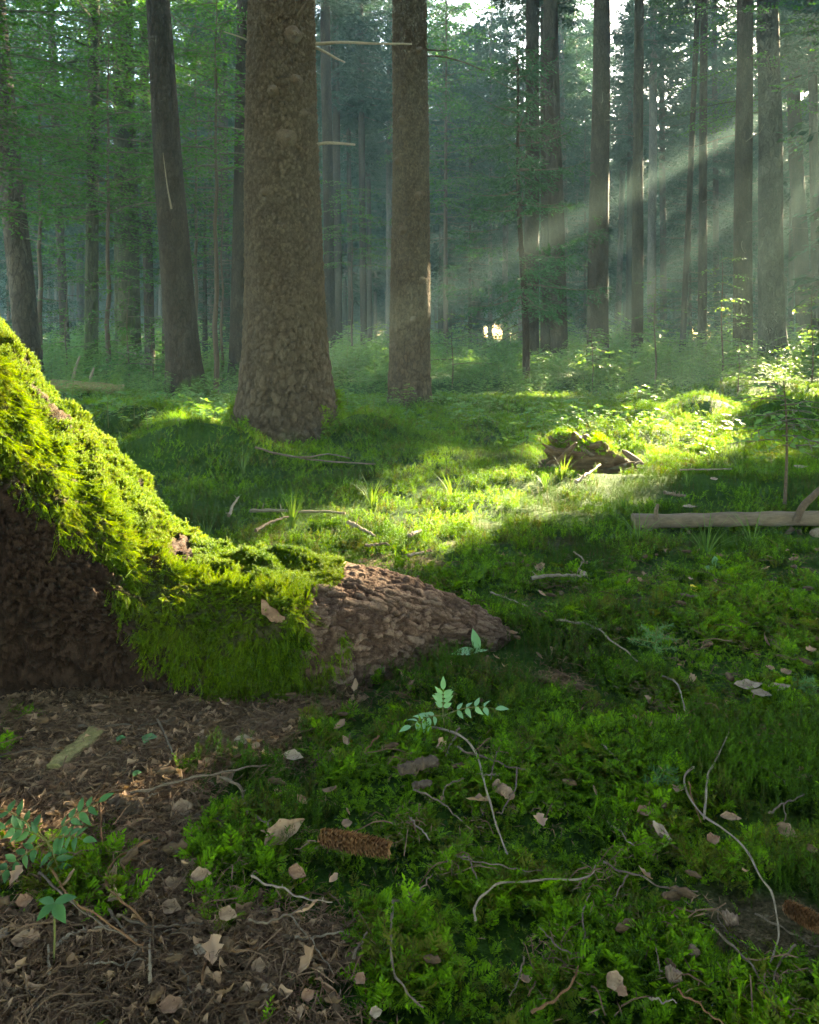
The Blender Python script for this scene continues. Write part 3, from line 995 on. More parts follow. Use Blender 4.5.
for u, v in [(420, 50), (402, 120), (418, 195), (396, 160), (423, 280), (404, 230), (413, 320)]:
    yk = 11.2 - .24
    c = np.array([(u - U0) / FPX * yk - X14, -.25, CAM_H - (v - V0) / FPX * yk - Z14])
    out = norm(np.array([c[0], -.2, 0]))
    k0 = np.linspace(0, 1, 5)
    mb = MB()
    tube(mb, np.array([0, 0, c[2]]) + out * .24 + out * (k0 * .08)[:, None], np.array([.07, .06, .04, .03, .02]), 10, bump=.5, seed=u)
    mb.build('knot', M['twig_dark'], T14)
stub_px(T14, X14, 11.2, Z14, [(426, 50), (440, 52), (452, 53)], .014, M['twig_dark'])
stub_px(T14, X14, 11.2, Z14, [(426, 56), (445, 58), (468, 66), (484, 74)], .014, M['twig_dark'])

# feathery young spruce right of the second big trunk
Y15 = 14.5
X15 = (526 - U0) / FPX * Y15
z15 = float(ground(X15, Y15))
T15 = thing('young_spruce', 'feathery young spruce with thin stem in front of the brown trio', 'tree', (X15, Y15, z15), group='trees standing in the wood behind the clearing')
zz = np.linspace(-.1, 6.3, 40)
mb = MB()
tube(mb, np.stack([-.03 * zz + .03 * np.sin(zz * 1.3), 0 * zz, zz], -1), np.linspace(.075, .012, 40) + .04 * np.exp(-np.clip(zz, 0, 9) / .15), 12, bump=.15)
mb.build('trunk', M['spruce_bark_far'], T15)
V, F, mi = spruce_crown(4.6, 1.75, 77, dz=.26, per=4, tuft=.085, twig_step=.07, tip=.2, density=.85, droop=.42)
V = V + np.stack([-.03 * (V[:, 2] + 1.6), 0 * V[:, 2], 0 * V[:, 2] + 1.75], -1)
link('crown', crown_mesh('crown', V, F, mi, [M['young_needles'], M['branch_far']], carve(V, F, (X15, Y15, z15))), T15)
for z, az, ln in [(1.5, 2.9, 1.2), (1.25, 3.4, .9), (1.6, .3, .7), (1.1, 3.0, .8), (1.9, 2.6, 1.4)]:
    dead_branch(T15, z, az, ln, .009, M['branch_far'], -.03 * z, .05, -.5, .05)

# the crown of the old mossy tree starts far above the frame
put_crown(root, 1, (-2.25, 2.5, 9.0), .4, .55)

# ------------------------------------------------------------------ the deeper wood
placed = [((t[2] - U0) / FPX * t[3], t[3]) for t in TREES] + [(X8, 6.95), (X14, 11.2), (X15, Y15)]


def free(x, y, d):
    return all((x - a) ** 2 + (y - b) ** 2 > d * d for a, b in placed)


TRV = []
for k in range(5):
    r0 = [.16, .19, .13, .21, .15][k]
    holder = link('tmp', None)
    o = make_trunk(holder, None, 12, [.15, -.2, .1, 0, -.1][k], r0, r0 * .6, H_TREE, M['pale_bark' if k == 2 else 'spruce_bark_far'], sides=9, rings=14, seed=50 + k, flare=.3)
    TRV.append(o.data)
    bpy.data.objects.remove(o); bpy.data.objects.remove(holder)


def plain_tree(x, y, label, group, zc, var, tv, sc=1.0, wide=1.0):
    zg = float(ground(x, y))
    tr = thing('spruce_tree', label, 'tree', (x, y, zg), group=group)
    link('trunk', TRV[tv], tr).rotation_euler = (0, 0, rng.uniform(0, 6))
    put_crown(tr, var, (x, y, zg + zc), rng.uniform(0, 6.28), (H_TREE + .6 - zc) / VAR[var][0][:, 2].max() * sc, wide)
    placed.append((x, y))
    return tr


n_far = 0
for u, y in [(440, 46), (462, 58), (428, 55), (757, 47), (785, 52), (690, 50), (812, 50), (480, 70), (720, 62), (345, 52), (300, 60), (577, 47), (570, 62), (588, 56), (440, 64), (20, 46)]:
    plain_tree((u - U0) / FPX * y, y, 'slim hazy spruce deep in the dense stand at the back', 'hazy spruces at the back', 4.5 + (u % 3), u % 4, u % 5, sc=1.27, wide=1.1)
for _ in range(6000):
    if n_far >= 150:
        break
    y = rng.uniform(36, 92)
    x = rng.uniform(-.62, .62) * y
    if not free(x, y, 2.5):
        continue
    plain_tree(x, y, 'slim hazy spruce deep in the dense stand at the back', 'hazy spruces at the back', rng.uniform(4.5, 8.5), int(rng.integers(4)), int(rng.integers(5)))
    n_far += 1
# unseen spruces added to the right, outside the frame, to shade the clearing from the low sun
n = 0
for _ in range(4000):
    if n >= 58:
        break
    d, l = rng.uniform(11, 60), rng.uniform(-9, 9)
    x, y = 0 + d * .545 + l * .839, 5 + d * .839 - l * .545
    if abs(x) / y * FPX < 445 + (3.3 if y < 26 else 2.0) / y * FPX or not free(x, y, 2.4):
        continue
    plain_tree(x, y, 'unseen shade casting spruce added beyond the right edge of the view', 'added shade spruces beyond the right edge', rng.uniform(2.0, 4.0) if d < 34 else rng.uniform(5, 8), int(rng.integers(4)), int(rng.integers(5)))
    n += 1
n = 0  # unseen wide-crowned spruces added to dim the sky light on the foreground
for _ in range(3000):
    if n >= 34:
        break
    x, y = rng.uniform(-15, 15), rng.uniform(-13, 16)
    if (y > 0 and abs(x) < .56 * y + 6.5) or (x < 0 and y > 4) or np.hypot(x, y) < 3.2 or not free(x, y, 3.0) or (x > 0 and y > 7):
        continue
    plain_tree(x, y, 'unseen wide spruce added around the viewpoint to dim the sky light', 'added shade spruces around the viewpoint', rng.uniform(6, 8), int(rng.integers(4)), int(rng.integers(5)), wide=1.75)
    n += 1

# ------------------------------------------------------------------ small plants
def leafy(mb, h, seed, nb=7, leaf=.05, spread=.28, mi_leaf=0, mi_stem=1, pairs=4):
    r = np.random.default_rng(seed)
    z = np.linspace(0, h, 6)
    ax = np.stack([r.normal(0, .05) * z, r.normal(0, .05) * z, z], -1)
    tube(mb, ax, np.linspace(.004, .0018, 6), 4, mi_stem, cap=False)
    for k in range(nb):
        s = .3 + .7 * (k + r.random() * .6) / nb
        p0 = np.array([np.interp(s * h, z, ax[:, q]) for q in range(3)])
        az = k * 2.4 + r.normal(0, .3)
        fw = np.array([math.cos(az), math.sin(az), 0])
        ln = spread * r.uniform(.6, 1.2) * (1.2 - .6 * s)
        q = np.linspace(0, 1, pairs + 1)
        pts = p0 + fw * (q * ln)[:, None] + np.array([0, 0, 1]) * ((.35 * q - .55 * q ** 2) * ln)[:, None]
        tube(mb, pts, .0013, 3, mi_stem, cap=False)
        sd = np.array([-fw[1], fw[0], 0])
        for sg in (-1, 1):
            m = len(pts) - 1
            diamonds(mb, pts[1:], fw * .55 + sg * sd * .85 + r.normal(0, .15, (m, 3)), np.array([0, 0, 1.0]) + r.normal(0, .3, (m, 3)), leaf * r.uniform(.75, 1.2, m), leaf * .55, mi_leaf, .1)
        diamonds(mb, pts[-1:], fw[None], np.array([[0, 0, 1.0]]), leaf * 1.1, leaf * .55, mi_leaf, .1)


def proto_leafy(name, mat, h, seed, **kw):
    mb = MB(); leafy(mb, h, seed, **kw)
    return mb.mesh(name, [mat, M['stem_green']], smooth=False)


UND = [proto_leafy('undergrowth_stem', M['bush'], h, 400 + k, nb=nb, leaf=lf, spread=sp) for k, (h, nb, lf, sp) in enumerate([(.55, 8, .085, .3), (.8, 11, .09, .36), (.35, 7, .07, .24), (1.0, 13, .09, .38), (.28, 6, .06, .2)])]


def und_points(n, y0, y1, fan=.64):
    y = np.sqrt(rng.uniform(y0 ** 2, y1 ** 2, n))
    return rng.uniform(-fan, fan, n) * y + rng.uniform(-1, 1, n), y


P_, V_, S_c = [], [], []
x, y = und_points(5200, 9.5, 26)
den = fbm(x * .45, y * .45, 0, 70)
edge = 10.2 + 1.6 * (fbm(x * .6, 3, 0, 71) - .5) + np.where(x > 1.2, 1.1, 0)
k = (rng.random(len(x)) < sstep(.3, .62, den) * .95 + .12) & (y > edge)
hgt = .40 + .55 * sstep(11, 19, y) * sstep(.35, .7, den)
P_.append(np.stack([x, y], -1)[k]); V_.append(rng.integers(0, 4, k.sum())); S_c.append((hgt * rng.uniform(.6, 1.25, len(x)))[k])
x, y = und_points(4200, 25, 60, .66)
k = rng.random(len(x)) < .25 + sstep(.35, .65, fbm(x * .3, y * .3, 0, 72))
P_.append(np.stack([x, y], -1)[k]); V_.append(rng.integers(0, 4, k.sum())); S_c.append(rng.uniform(.8, 1.7, k.sum()))
x, y = und_points(1500, 6.0, 11.5)
k = (rng.random(len(x)) < (sstep(.42, .62, fbm(x * .8, y * .8, 0, 73)) * np.where(x < -.2, .75, .18) * sstep(5.5, 8, y))) & (np.hypot(x - X8, y - 6.95) > .75)
P_.append(np.stack([x, y], -1)[k]); V_.append(rng.choice([2, 4, 4], k.sum())); S_c.append(rng.uniform(.5, 1.0, k.sum()))
P2, V2, S2 = np.vstack(P_), np.concatenate(V_), np.concatenate(S_c)
pts = np.column_stack([P2, ground(P2[:, 0], P2[:, 1]) - .01])
tag(scatter('undergrowth', UND, pts, np.column_stack([rng.normal(0, .12, (len(pts), 2)), rng.uniform(0, 6.28, len(pts))]), S2, V2), 'waist high leafy undergrowth covering the ground between the trunks', 'undergrowth', kind='stuff')


# ------------------------------------------------------------------ saplings: things of their own
def sapling(name, label, u, Y, h, seed, n, ln, lo=.35, leaf=.07, lean=0.0, group='leafy saplings among the trunks', rise=.1):
    X = (u - U0) / FPX * Y
    zg = float(ground(X, Y))
    t = thing(name, label, 'sapling', (X, Y, zg), group=group)
    r = np.random.default_rng(seed)
    z = np.linspace(-.03, h, 14)
    mb = MB()
    tube(mb, np.stack([lean * z + .02 * np.sin(z * 4), .02 * np.cos(z * 3), z], -1), np.linspace(.006 + .006 * h, .003, 14), 6)
    mb.build('stem', M['twig_dark'], t)
    br = [(h * (lo + (1 - lo) * q / n), q * 2.4 + r.normal(0, .4), ln * r.uniform(.6, 1.15) * (1.15 - .6 * q / n), rise + r.uniform(-.1, .15)) for q in range(n)]
    V, F, mi = beech_crown(br, seed, leaf=leaf, sub=.16 if h < 6 else .2, lstep=leaf * .8)
    V[:, 0] += lean * V[:, 2]
    link('foliage', crown_mesh('foliage', V, F, mi, keep=carve(V, F, (X, Y, zg)) if h > 4 else None, mats=[M['beech'] if name == 'beech_sapling' else M['bush'], M['branch_far']]), t)
    return t


sapling('beech_sapling', 'layered beech sapling in front of the thick mossy beech', 128, 15.5, 2.3, 501, 16, 1.15, .2)
sapling('beech_sapling', 'low layered beech sapling left of the leaning scarred trunk', 152, 14.8, 1.4, 502, 12, .95, .2)
sapling('beech_sapling', 'beech sapling at the left between the peeling trunk and the black beech', 66, 17, 2.4, 503, 12, 1.2, .3)
sapling('leafy_sapling', 'tall airy sapling with round leaves before the pale spotted spruce', 655, 13.5, 2.05, 504, 11, .55, .4, .065)
sapling('leafy_sapling', 'airy sapling before the thick brown trunk left of the birch', 722, 14, 2.4, 505, 11, .6, .35, .065)
sapling('leafy_sapling', 'leafy sapling at the right edge beside the birch', 812, 13, 1.7, 506, 10, .6, .3, .065)
sapling('leafy_sapling', 'small sapling between the brown trio and the lone thick spruce', 592, 14, 1.2, 507, 8, .45, .4, .065)
sapling('leafy_sapling', 'bushy sapling in front of the birch foot', 738, 12.2, .8, 508, 9, .6, .3, .06)
sapling('leafy_sapling', 'lit bushy sapling right of the second big trunk', 452, 15, 1.5, 509, 11, .7, .3, .07)
sapling('leafy_sapling', 'thin knee high sapling rising behind the bare fallen log', 786, 4.55, .74, 510, 13, .36, .5, .052, lean=-.03)
sapling('beech_sapling', 'young beech with bright leaves between the massive trunk and the second big trunk', 352, 24, 5.6, 511, 26, 1.6, .55, .085)
sapling('beech_sapling', 'bright leaved young beech just right of the leaning scarred trunk', 222, 18, 5.4, 512, 24, 1.5, .5, .08)
sapling('beech_sapling', 'young beech leaning over from the left edge of the view', -70, 11, 6.4, 513, 46, 2.4, .42, .08)
sapling('beech_sapling', 'tall young beech behind the peeling trunk, spreading leaves over the top left corner', 40, 18, 9.5, 514, 60, 2.3, .38, .095)
sapling('beech_sapling', 'tall young beech between the black beech and the thick mossy beech', 108, 16, 8.2, 515, 50, 2.0, .42, .09)
sapling('beech_sapling', 'tall young beech behind the leaning scarred trunk', 196, 20, 9.5, 516, 56, 2.2, .42, .095)
sapling('beech_sapling', 'hazy young beech right of the second big trunk, filling the sky gap', 446, 32, 19, 517, 110, 2.6, .3, .14)
sapling('beech_sapling', 'young beech at the left edge whose leaves hang over the top left corner', -22, 12.5, 8, 521, 60, 2.2, .42, .085)
sapling('beech_sapling', 'thin young beech between the leaning scarred trunk and the massive trunk', 216, 13.6, 7.6, 522, 40, 1.5, .5, .085)
sapling('beech_sapling', 'hazy young beech at the back left of the peeling trunk', 8, 30, 12, 518, 60, 2.6, .3, .13)

# young dark spruces filling gaps
for u, Y, h, L, sd, lab in [(205, 22, 5.5, 1.5, 71, 'dark young spruce with drooping boughs right of the leaning scarred trunk'),
                            (470, 34, 11, 2.4, 72, 'teal hazy young spruce behind the feathery one'),
                            (690, 33, 9, 2.2, 73, 'hazy young spruce behind the slim upright trunk'),
                            (745, 36, 8, 2.4, 74, 'hazy spruce with low boughs behind the thick brown trunk left of the birch'),
                            (585, 38, 12, 2.4, 75, 'hazy spruce with full boughs behind the lone thick trunk'),
                            (25, 27, 8, 2.0, 76, 'young spruce behind the peeling trunk at the left edge')]:
    X = (u - U0) / FPX * Y
    zg = float(ground(X, Y))
    t = thing('young_spruce', lab, 'tree', (X, Y, zg), group='young spruces in the gaps')
    mb = MB(); tube(mb, np.array([[0, 0, z] for z in np.linspace(-.1, h, 20)]), np.linspace(.09, .01, 20), 8); mb.build('trunk', M['spruce_bark_far'], t)
    V, F, mi = spruce_crown(h - .8, L, sd, dz=.3, per=5, tuft=.11, twig_step=.12, density=.9, tip=.15)
    V[:, 2] += .8
    link('crown', crown_mesh('crown', V, F, mi, CROWN_MATS, carve(V, F, (X, Y, zg))), t)

# the wood beyond reads as one mass
FV = [crown_mesh('far_crown', *VAR[k][:3], CROWN_MATS) for k in range(2)]
a = rng.uniform(-1.0, 1.0, 420) * .78
d = rng.uniform(92, 150, 420)
pts = np.stack([np.sin(a) * d, np.cos(a) * d, 0 * d], -1)
pts[:, 2] = ground(pts[:, 0], pts[:, 1]) + rng.uniform(.2, 5, len(d))
tag(scatter('far_wood', FV, pts, np.column_stack([0 * a, 0 * a, rng.uniform(0, 6, len(a))]), rng.uniform(1.15, 1.5, len(a)), rng.integers(0, 2, len(a))), 'far conifer wood closing the view', 'wood', kind='stuff')


# ------------------------------------------------------------------ moss, grass and litter
def moss_sprig(seed, h=.045, n=13, leaf=.013, wid=.28, lean=.5, spread=.9):
    r = np.random.default_rng(seed)
    mb = MB()
    t = np.linspace(0, 1, n)
    az = r.uniform(0, 6.28)
    ax = np.stack([np.cos(az) * lean * h * t ** 1.8, np.sin(az) * lean * h * t ** 1.8, h * (t - .25 * lean * t ** 2)], -1)
    tg = norm(np.gradient(ax, axis=0))
    for k in range(2):
        ph = np.arange(n) * 2.4 + k * 3.1 + r.normal(0, .3, n)
        d = tg * (1 - spread * .6) + spread * np.stack([np.cos(ph), np.sin(ph), .25 + 0 * ph], -1)
        diamonds(mb, ax, d, np.array([0, 0, 1.0]) + r.normal(0, .3, (n, 3)), leaf * r.uniform(.7, 1.2, n) * (1.1 - .45 * t), leaf * wid, 0, .05)
    diamonds(mb, ax[:1], tg[n // 2][None], np.array([[1, .3, 0]]), h, .0016)
    return mb


def frond_sprig(seed, h=.055):
    """Feather moss: a flat arching frond with side branchlets."""
    r = np.random.default_rng(seed)
    mb = MB()
    n = 9
    t = np.linspace(.1, 1, n)
    ax = np.stack([.75 * h * t ** 1.5, 0 * t, h * (t - .45 * t ** 2)], -1)
    tg = norm(np.gradient(ax, axis=0))
    for sg in (-1, 1):
        ln = h * .36 * np.sin(np.pi * (.15 + .8 * t)) * r.uniform(.75, 1.2, n)
        d = tg * .7 + np.array([0, sg, .1]) + r.normal(0, .12, (n, 3))
        nn = np.cross(tg, [0, 1, 0]) + r.normal(0, .25, (n, 3))
        diamonds(mb, ax, d, nn, ln, h * .085, 0, .1)
        for f in (.45, .75):
            b = ax + norm(d) * (ln * f)[:, None]
            diamonds(mb, b, d + tg * .9, nn, ln * .45, h * .06, 0, .1)
            diamonds(mb, b, d - tg * .35, nn, ln * .38, h * .055, 0, .1)
    diamonds(mb, ax[-1:], tg[-1:], np.array([[0, 0, 1.0]]), h * .22, h * .1)
    return mb


FE = [frond_sprig(600 + k, h).mesh('feather_moss_sprig', M['moss'], False) for k, h in enumerate([.05, .062, .045])]
FE += [moss_sprig(610 + k, .045, 12, .012, .34, .5, 1.0).mesh('cushion_moss_sprig', M['moss'], False) for k in range(2)]
HC = [moss_sprig(620 + k, h, 15, .013, .16, .15, .75).mesh('haircap_sprig', M['haircap'], False) for k, h in enumerate([.055, .07, .045])]


def under_root(x, y, m=0.0):
    o = np.argsort(sx)
    w = np.interp(x, sx[o], sn[o], right=-1)
    c = np.interp(x, sx[o], sy[o])
    return (y > c - w * .82 + m) & (y < c + w * 1.15 - m) & (x < sx.max() - .03)


def fan_points(n, y0, y1, fan=.545, m=.25):
    y = np.sqrt(rng.uniform(y0 ** 2, y1 ** 2, n))
    return rng.uniform(-1, 1, n) * (fan * y + m), y


def hair_prob(x, y):
    q = ((x - .22) / .5) ** 2 + ((y - 2.42) / .38) ** 2
    p = np.exp(-q * .9) * 1.1 + .5 * sstep(2.6, 3.4, y) * (1 - sstep(5, 7, y))
    return np.clip(p + .9 * sstep(.58, .72, fbm(x * 2.6, y * 2.6, 0, 80)) + .06, 0, 1)


MP, MV, MS, HP, HV, HS = [], [], [], [], [], []
for n, y0, y1, s0 in [(24000, 1.0, 1.8, .72), (30000, 1.7, 2.7, .8), (36000, 2.6, 4.2, 1.0), (60000, 4.1, 7, 1.0), (60000, 6.8, 13, 1.5)]:
    x, y = fan_points(n, y0, y1)
    lt = litter(x, y)
    clump = sstep(.3, .6, fbm(x * 7, y * 7, 0, 81))
    ok = (rng.random(n) > lt * 1.02) & ~under_root(x, y, .02) & (rng.random(n) < .35 + .65 * clump) & (np.hypot(x - X8, y - 6.95) > .34)
    ok &= ~((x > 1.05) & (np.abs(y - 3.98) < .09)) & ~((y < np.interp(x, [-.45, -.2, .0, .2, .34], [2.06, 2.12, 2.3, 2.5, 2.62]) + .1) & (y > np.interp(x, [-.45, -.2, .0, .2, .34], [2.06, 2.12, 2.3, 2.5, 2.62]) - .06) & (x > -.45) & (x < .3) & (rng.random(n) < .75))
    ok &= ((x - 1.32) / .5) ** 2 + ((y - 5.75) / .42) ** 2 > 1
    x, y, clump = x[ok], y[ok], clump[ok]
    hair = rng.random(len(x)) < hair_prob(x, y)
    sc = s0 * rng.uniform(.6, 1.25, len(x)) * (.6 + .6 * clump)
    z = ground(x, y) - .004 + .012 * clump * s0
    p = np.stack([x, y, z], -1)
    MP.append(p[~hair]); MS.append(sc[~hair]); HP.append(p[hair]); HS.append(sc[hair] * (1 - .25 * sstep(2.4, 3.4, y[hair])))
MP, MS, HP, HS = np.vstack(MP), np.concatenate(MS), np.vstack(HP), np.concatenate(HS)


def ground_rot(n, tilt):
    return np.column_stack([rng.normal(0, tilt, (n, 2)), rng.uniform(0, 6.28, n)])


tag(scatter('feather_moss', FE, MP, ground_rot(len(MP), .3), MS, np.where(rng.random(len(MP)) < sstep(2.6, 4.0, MP[:, 1]), rng.integers(3, 5, len(MP)), rng.integers(0, len(FE), len(MP)))), 'bright green feather moss carpeting the clearing', 'moss', kind='stuff')
tag(scatter('haircap_moss', HC, HP, ground_rot(len(HP), .16), HS, rng.integers(0, len(HC), len(HP))), 'dark upright haircap moss around the root tip and the clearing', 'moss', kind='stuff')


def grass_proto(seed, n, h, w=.004, out=.5):
    r = np.random.default_rng(seed)
    mb = MB()
    for k in range(n):
        az, hh, o = r.uniform(0, 6.28), h * r.uniform(.5, 1.1), out * r.uniform(.3, 1.3)
        t = np.linspace(0, 1, 6)
        fw = np.array([math.cos(az), math.sin(az), 0]); sd = np.array([-fw[1], fw[0], 0])
        p = fw * (.01 + o * hh * t ** 1.7)[:, None] + np.array([0, 0, 1]) * (hh * (t - .42 * o * t ** 2.2))[:, None]
        ww = w * (1 - t ** 2) * .5
        v = np.concatenate([p - sd * ww[:, None], p + sd * ww[:, None]])
        mb.add(v, np.array([[q, q + 1, q + 7, q + 6] for q in range(5)]))
    return mb


GR = [grass_proto(700 + k, 14, .13).mesh('grass_blades', M['grass'], False) for k in range(3)]
x, y = fan_points(600, 3.2, 12, .56)
ok = (fbm(x * 1.2, y * 1.2, 0, 85) > np.where(x < .3, .47, .56)) & ~under_root(x, y) & (np.hypot(x - X8, y - 6.95) > .6)
x, y = x[ok], y[ok]
tag(scatter('thin_grass', GR, np.stack([x, y, ground(x, y)], -1), ground_rot(len(x), .1), rng.uniform(.5, 1.3, len(x)) * (1 + .4 * sstep(6, 11, y)), rng.integers(0, 3, len(x))), 'thin grass blades scattered over the clearing', 'grass', kind='stuff')


def leaf_sheet(ln, wd, curl, roll, seed, nu=9, nv=7, ragged=.12):
    r = np.random.default_rng(seed)
    s, t = np.meshgrid(np.linspace(0, 1, nu), np.linspace(-1, 1, nv), indexing='ij')
    w = wd * .5 * np.clip(np.sin(np.pi * (s * .96 + .02) ** .8) ** 1.05, .04, 1) * (1 + ragged * np.sin(s * 17 + seed) * np.sign(t))
    a = t * roll
    k = max(abs(roll), 1e-3)
    yy = w * np.sin(a) / k
    zz = w * (1 - np.cos(a)) / k + curl * ln * (s - .5) ** 2 + .03 * ln * (noise(s * 4 + seed, t * 2, 0, seed) - .5) * 2
    v = np.stack([(s - .5) * ln, yy, zz], -1)
    i, j = np.meshgrid(np.arange(nu - 1), np.arange(nv - 1), indexing='ij')
    return v.reshape(-1, 3), np.stack([i * nv + j, (i + 1) * nv + j, (i + 1) * nv + j + 1, i * nv + j + 1], -1).reshape(-1, 4)


LF = []
for k in range(6):
    mb = MB(); mb.add(*leaf_sheet(rng.uniform(.018, .05), rng.uniform(.012, .03), rng.uniform(-.6, .8), rng.uniform(.3, 1.9), k, 7, 5, .38))
    LF.append(mb.mesh('leaf_scrap', M['litter'], True))
ND = []
for k in range(4):
    mb = MB()
    m = 16
    b = np.column_stack([rng.normal(0, .03, (m, 2)), rng.uniform(.001, .008, m)])
    diamonds(mb, b, np.column_stack([rng.normal(0, 1, (m, 2)), rng.normal(0, .2, m)]), np.array([0, 0, 1.0]) + rng.normal(0, .3, (m, 3)), rng.uniform(.014, .026, m), .0018, 0, .3)
    for q in range(k % 2 + 1):
        a = rng.uniform(0, 6.28); L = rng.uniform(.03, .09)
        c = np.append(rng.normal(0, .02, 2), .004)
        tube(mb, c + np.array([[math.cos(a) * L * s, math.sin(a) * L * s, .006 * math.sin(s * 5 + k)] for s in np.linspace(-.5, .5, 5)]), .0011, 4)
    ND.append(mb.mesh('needle_clump', M['needle_litter'], False))
BT = []
for k in range(4):
    mb = MB()
    tube(mb, np.array([[s * .02, .003 * math.sin(s * 9 + k), .004] for s in np.linspace(-1, 1, 6)]), np.array([.002, .006, .007, .006, .007, .002]) * rng.uniform(.6, 1.2), 6, bump=.6, seed=k * 3.3)
    BT.append(mb.mesh('bark_crumb', M['rotten'], True))

for nm, protos, n_lit, n_moss, sc0, lab in [('leaf_litter', LF, 3000, 260, 1.0, 'small dead leaf scraps strewn over the bare ground'),
                                            ('needle_litter', ND, 9000, 600, 1.0, 'fallen needles and fine twiglets on the bare ground'),
                                            ('bark_crumbs', BT, 1500, 150, 1.0, 'crumbs of bark and rotten wood on the bare ground')]:
    x = rng.uniform(-1.75, .45, 60000); y = rng.uniform(.95, 2.45, 60000)
    ok = (rng.random(len(x)) < litter(x, y)) & (np.abs(x) < .56 * y + .2)
    x, y = x[ok][:n_lit], y[ok][:n_lit]
    x2, y2 = fan_points(n_moss, 1.05, 3.6)
    ok = ~under_root(x2, y2)
    x2, y2 = x2[ok], y2[ok]
    xs, ys = np.concatenate([x, x2]), np.concatenate([y, y2])
    zs = ground(xs, ys) + np.concatenate([np.full(len(x), .010 if nm == 'leaf_litter' else .006), np.full(len(x2), .034)])
    m = len(xs)
    tilt = .45 if nm == 'leaf_litter' else .15
    tag(scatter(nm, protos, np.stack([xs, ys, zs], -1), ground_rot(m, tilt), sc0 * rng.uniform(.55, 1.25, m), rng.integers(0, len(protos), m)), lab, 'litter', kind='stuff')

# moss on the root
step = 1
LOWV = [(-60, 455), (0, 478), (40, 505), (80, 540), (120, 585), (150, 632), (180, 662), (210, 682), (240, 692), (265, 697), (290, 692), (304, 655), (309, 612), (322, 590), (338, 577), (350, 560)]
lu, lv = zip(*LOWV)
nn_ = 520000
iu, iv = rng.uniform(0, NS - 1.001, nn_), rng.uniform(16, NTH - 22, nn_)
area = np.linalg.norm(np.cross(gu, gv), axis=-1)
a0, b0 = iu.astype(int), iv.astype(int)
acc_ = area[a0, b0] / np.percentile(area[200:], 97)
keep = rng.random(nn_) < np.clip(acc_, 0, 1)
a0, b0 = a0[keep], b0[keep]
fu, fv = (iu[keep] - a0)[:, None], (iv[keep] - b0)[:, None]
pp = (P[a0, b0] * (1 - fu) + P[a0 + 1, b0] * fu) * (1 - fv) + (P[a0, b0 + 1] * (1 - fu) + P[a0 + 1, b0 + 1] * fu) * fv
nr = NRM[a0, b0]
pu, pv = uv_of(pp)
jit = 52 * (fbm(pp[:, 0] * 9, pp[:, 2] * 9, 0, 90) - .5) + 30 * (noise(pp[:, 0] * 30, pp[:, 2] * 9, 0, 91) - .5)
lim = np.interp(pu + 30 * (fbm(pp[:, 2] * 11, pp[:, 0] * 5, 0, 98) - .5) * 2 + rng.normal(0, 4, len(pp)), lu, lv)
facing = th[b0] < 1.45
stray = (rng.random(len(pp)) < .35 * sstep(.5, .62, fbm(pp[:, 0] * 7, pp[:, 2] * 7, 0, 95))) & (pv < lim + 75) & (pu > 60)
dens_ = np.clip((lim + jit - pv) / 28, .45, 1)
ok = np.where(facing, ((pv < lim + jit) & (rng.random(len(pp)) < dens_)) | stray, pp[:, 2] > .05) & (pu + .5 * jit < 344)
ok &= ~(((pu - 181) / 14) ** 2 + ((pv - 552) / 18) ** 2 + .03 * jit < 1) & (noise(pp[:, 0] * 12, pp[:, 1] * 12, pp[:, 2] * 12, 93) > .16)
at_ = np.zeros((NS, NTH))
np.add.at(at_, (a0[ok], b0[ok]), 1.0)
ker = np.ones(9) / 9
for ax_ in (0, 1):
    at_ = np.apply_along_axis(lambda q: np.convolve(q, ker, 'same'), ax_, at_)
at_ = np.clip(at_ / (area / np.percentile(area[200:], 97) + .02) / 3.0, 0, 1)
ga_ = rt_.data.attributes.new('mossy', 'FLOAT', 'POINT')
buf = np.zeros(len(rt_.data.vertices), np.float32)
buf[:NS * NTH] = at_.ravel()
ga_.data.foreach_set('value', buf)
pp, nr, pu, pv, facing = pp[ok], nr[ok], pu[ok], pv[ok], facing[ok]
depth_px = np.clip(pv - np.interp(pu, [q[0] for q in RIDGE_UV], [q[1] for q in RIDGE_UV]), 0, 200)
hang = facing * sstep(18, 60, depth_px)
zdir = norm(nr * (1 - .45 * hang)[:, None] + np.array([0, 0, -1.05]) * hang[:, None] + np.array([0, -.1, .35]) * (1 - hang)[:, None] + rng.normal(0, .22, nr.shape))
RM = [moss_sprig(650 + k, h, 12, .0056, .34, .5, .8).mesh('root_moss_sprig', M['root_moss'], False) for k, h in enumerate([.015, .019, .013])]
RM += [moss_sprig(660 + k, h, 20, .0056, .28, .35, .6).mesh('hanging_moss_strand', M['root_moss'], False) for k, h in enumerate([.034, .045, .028])]
vid = np.where(rng.random(len(pp)) < hang, 3, 0) + rng.integers(0, 3, len(pp))
ms = scatter('moss', RM, pp - nr * .004 - R0, euler_from_axes(zdir, rng.uniform(0, 6.28, len(pp))), rng.uniform(.6, 1.3, len(pp)) * (1 + .25 * hang), vid, parent=root)
tag(ms, 'green moss coat, golden along the sunlit ridge', kind='stuff')

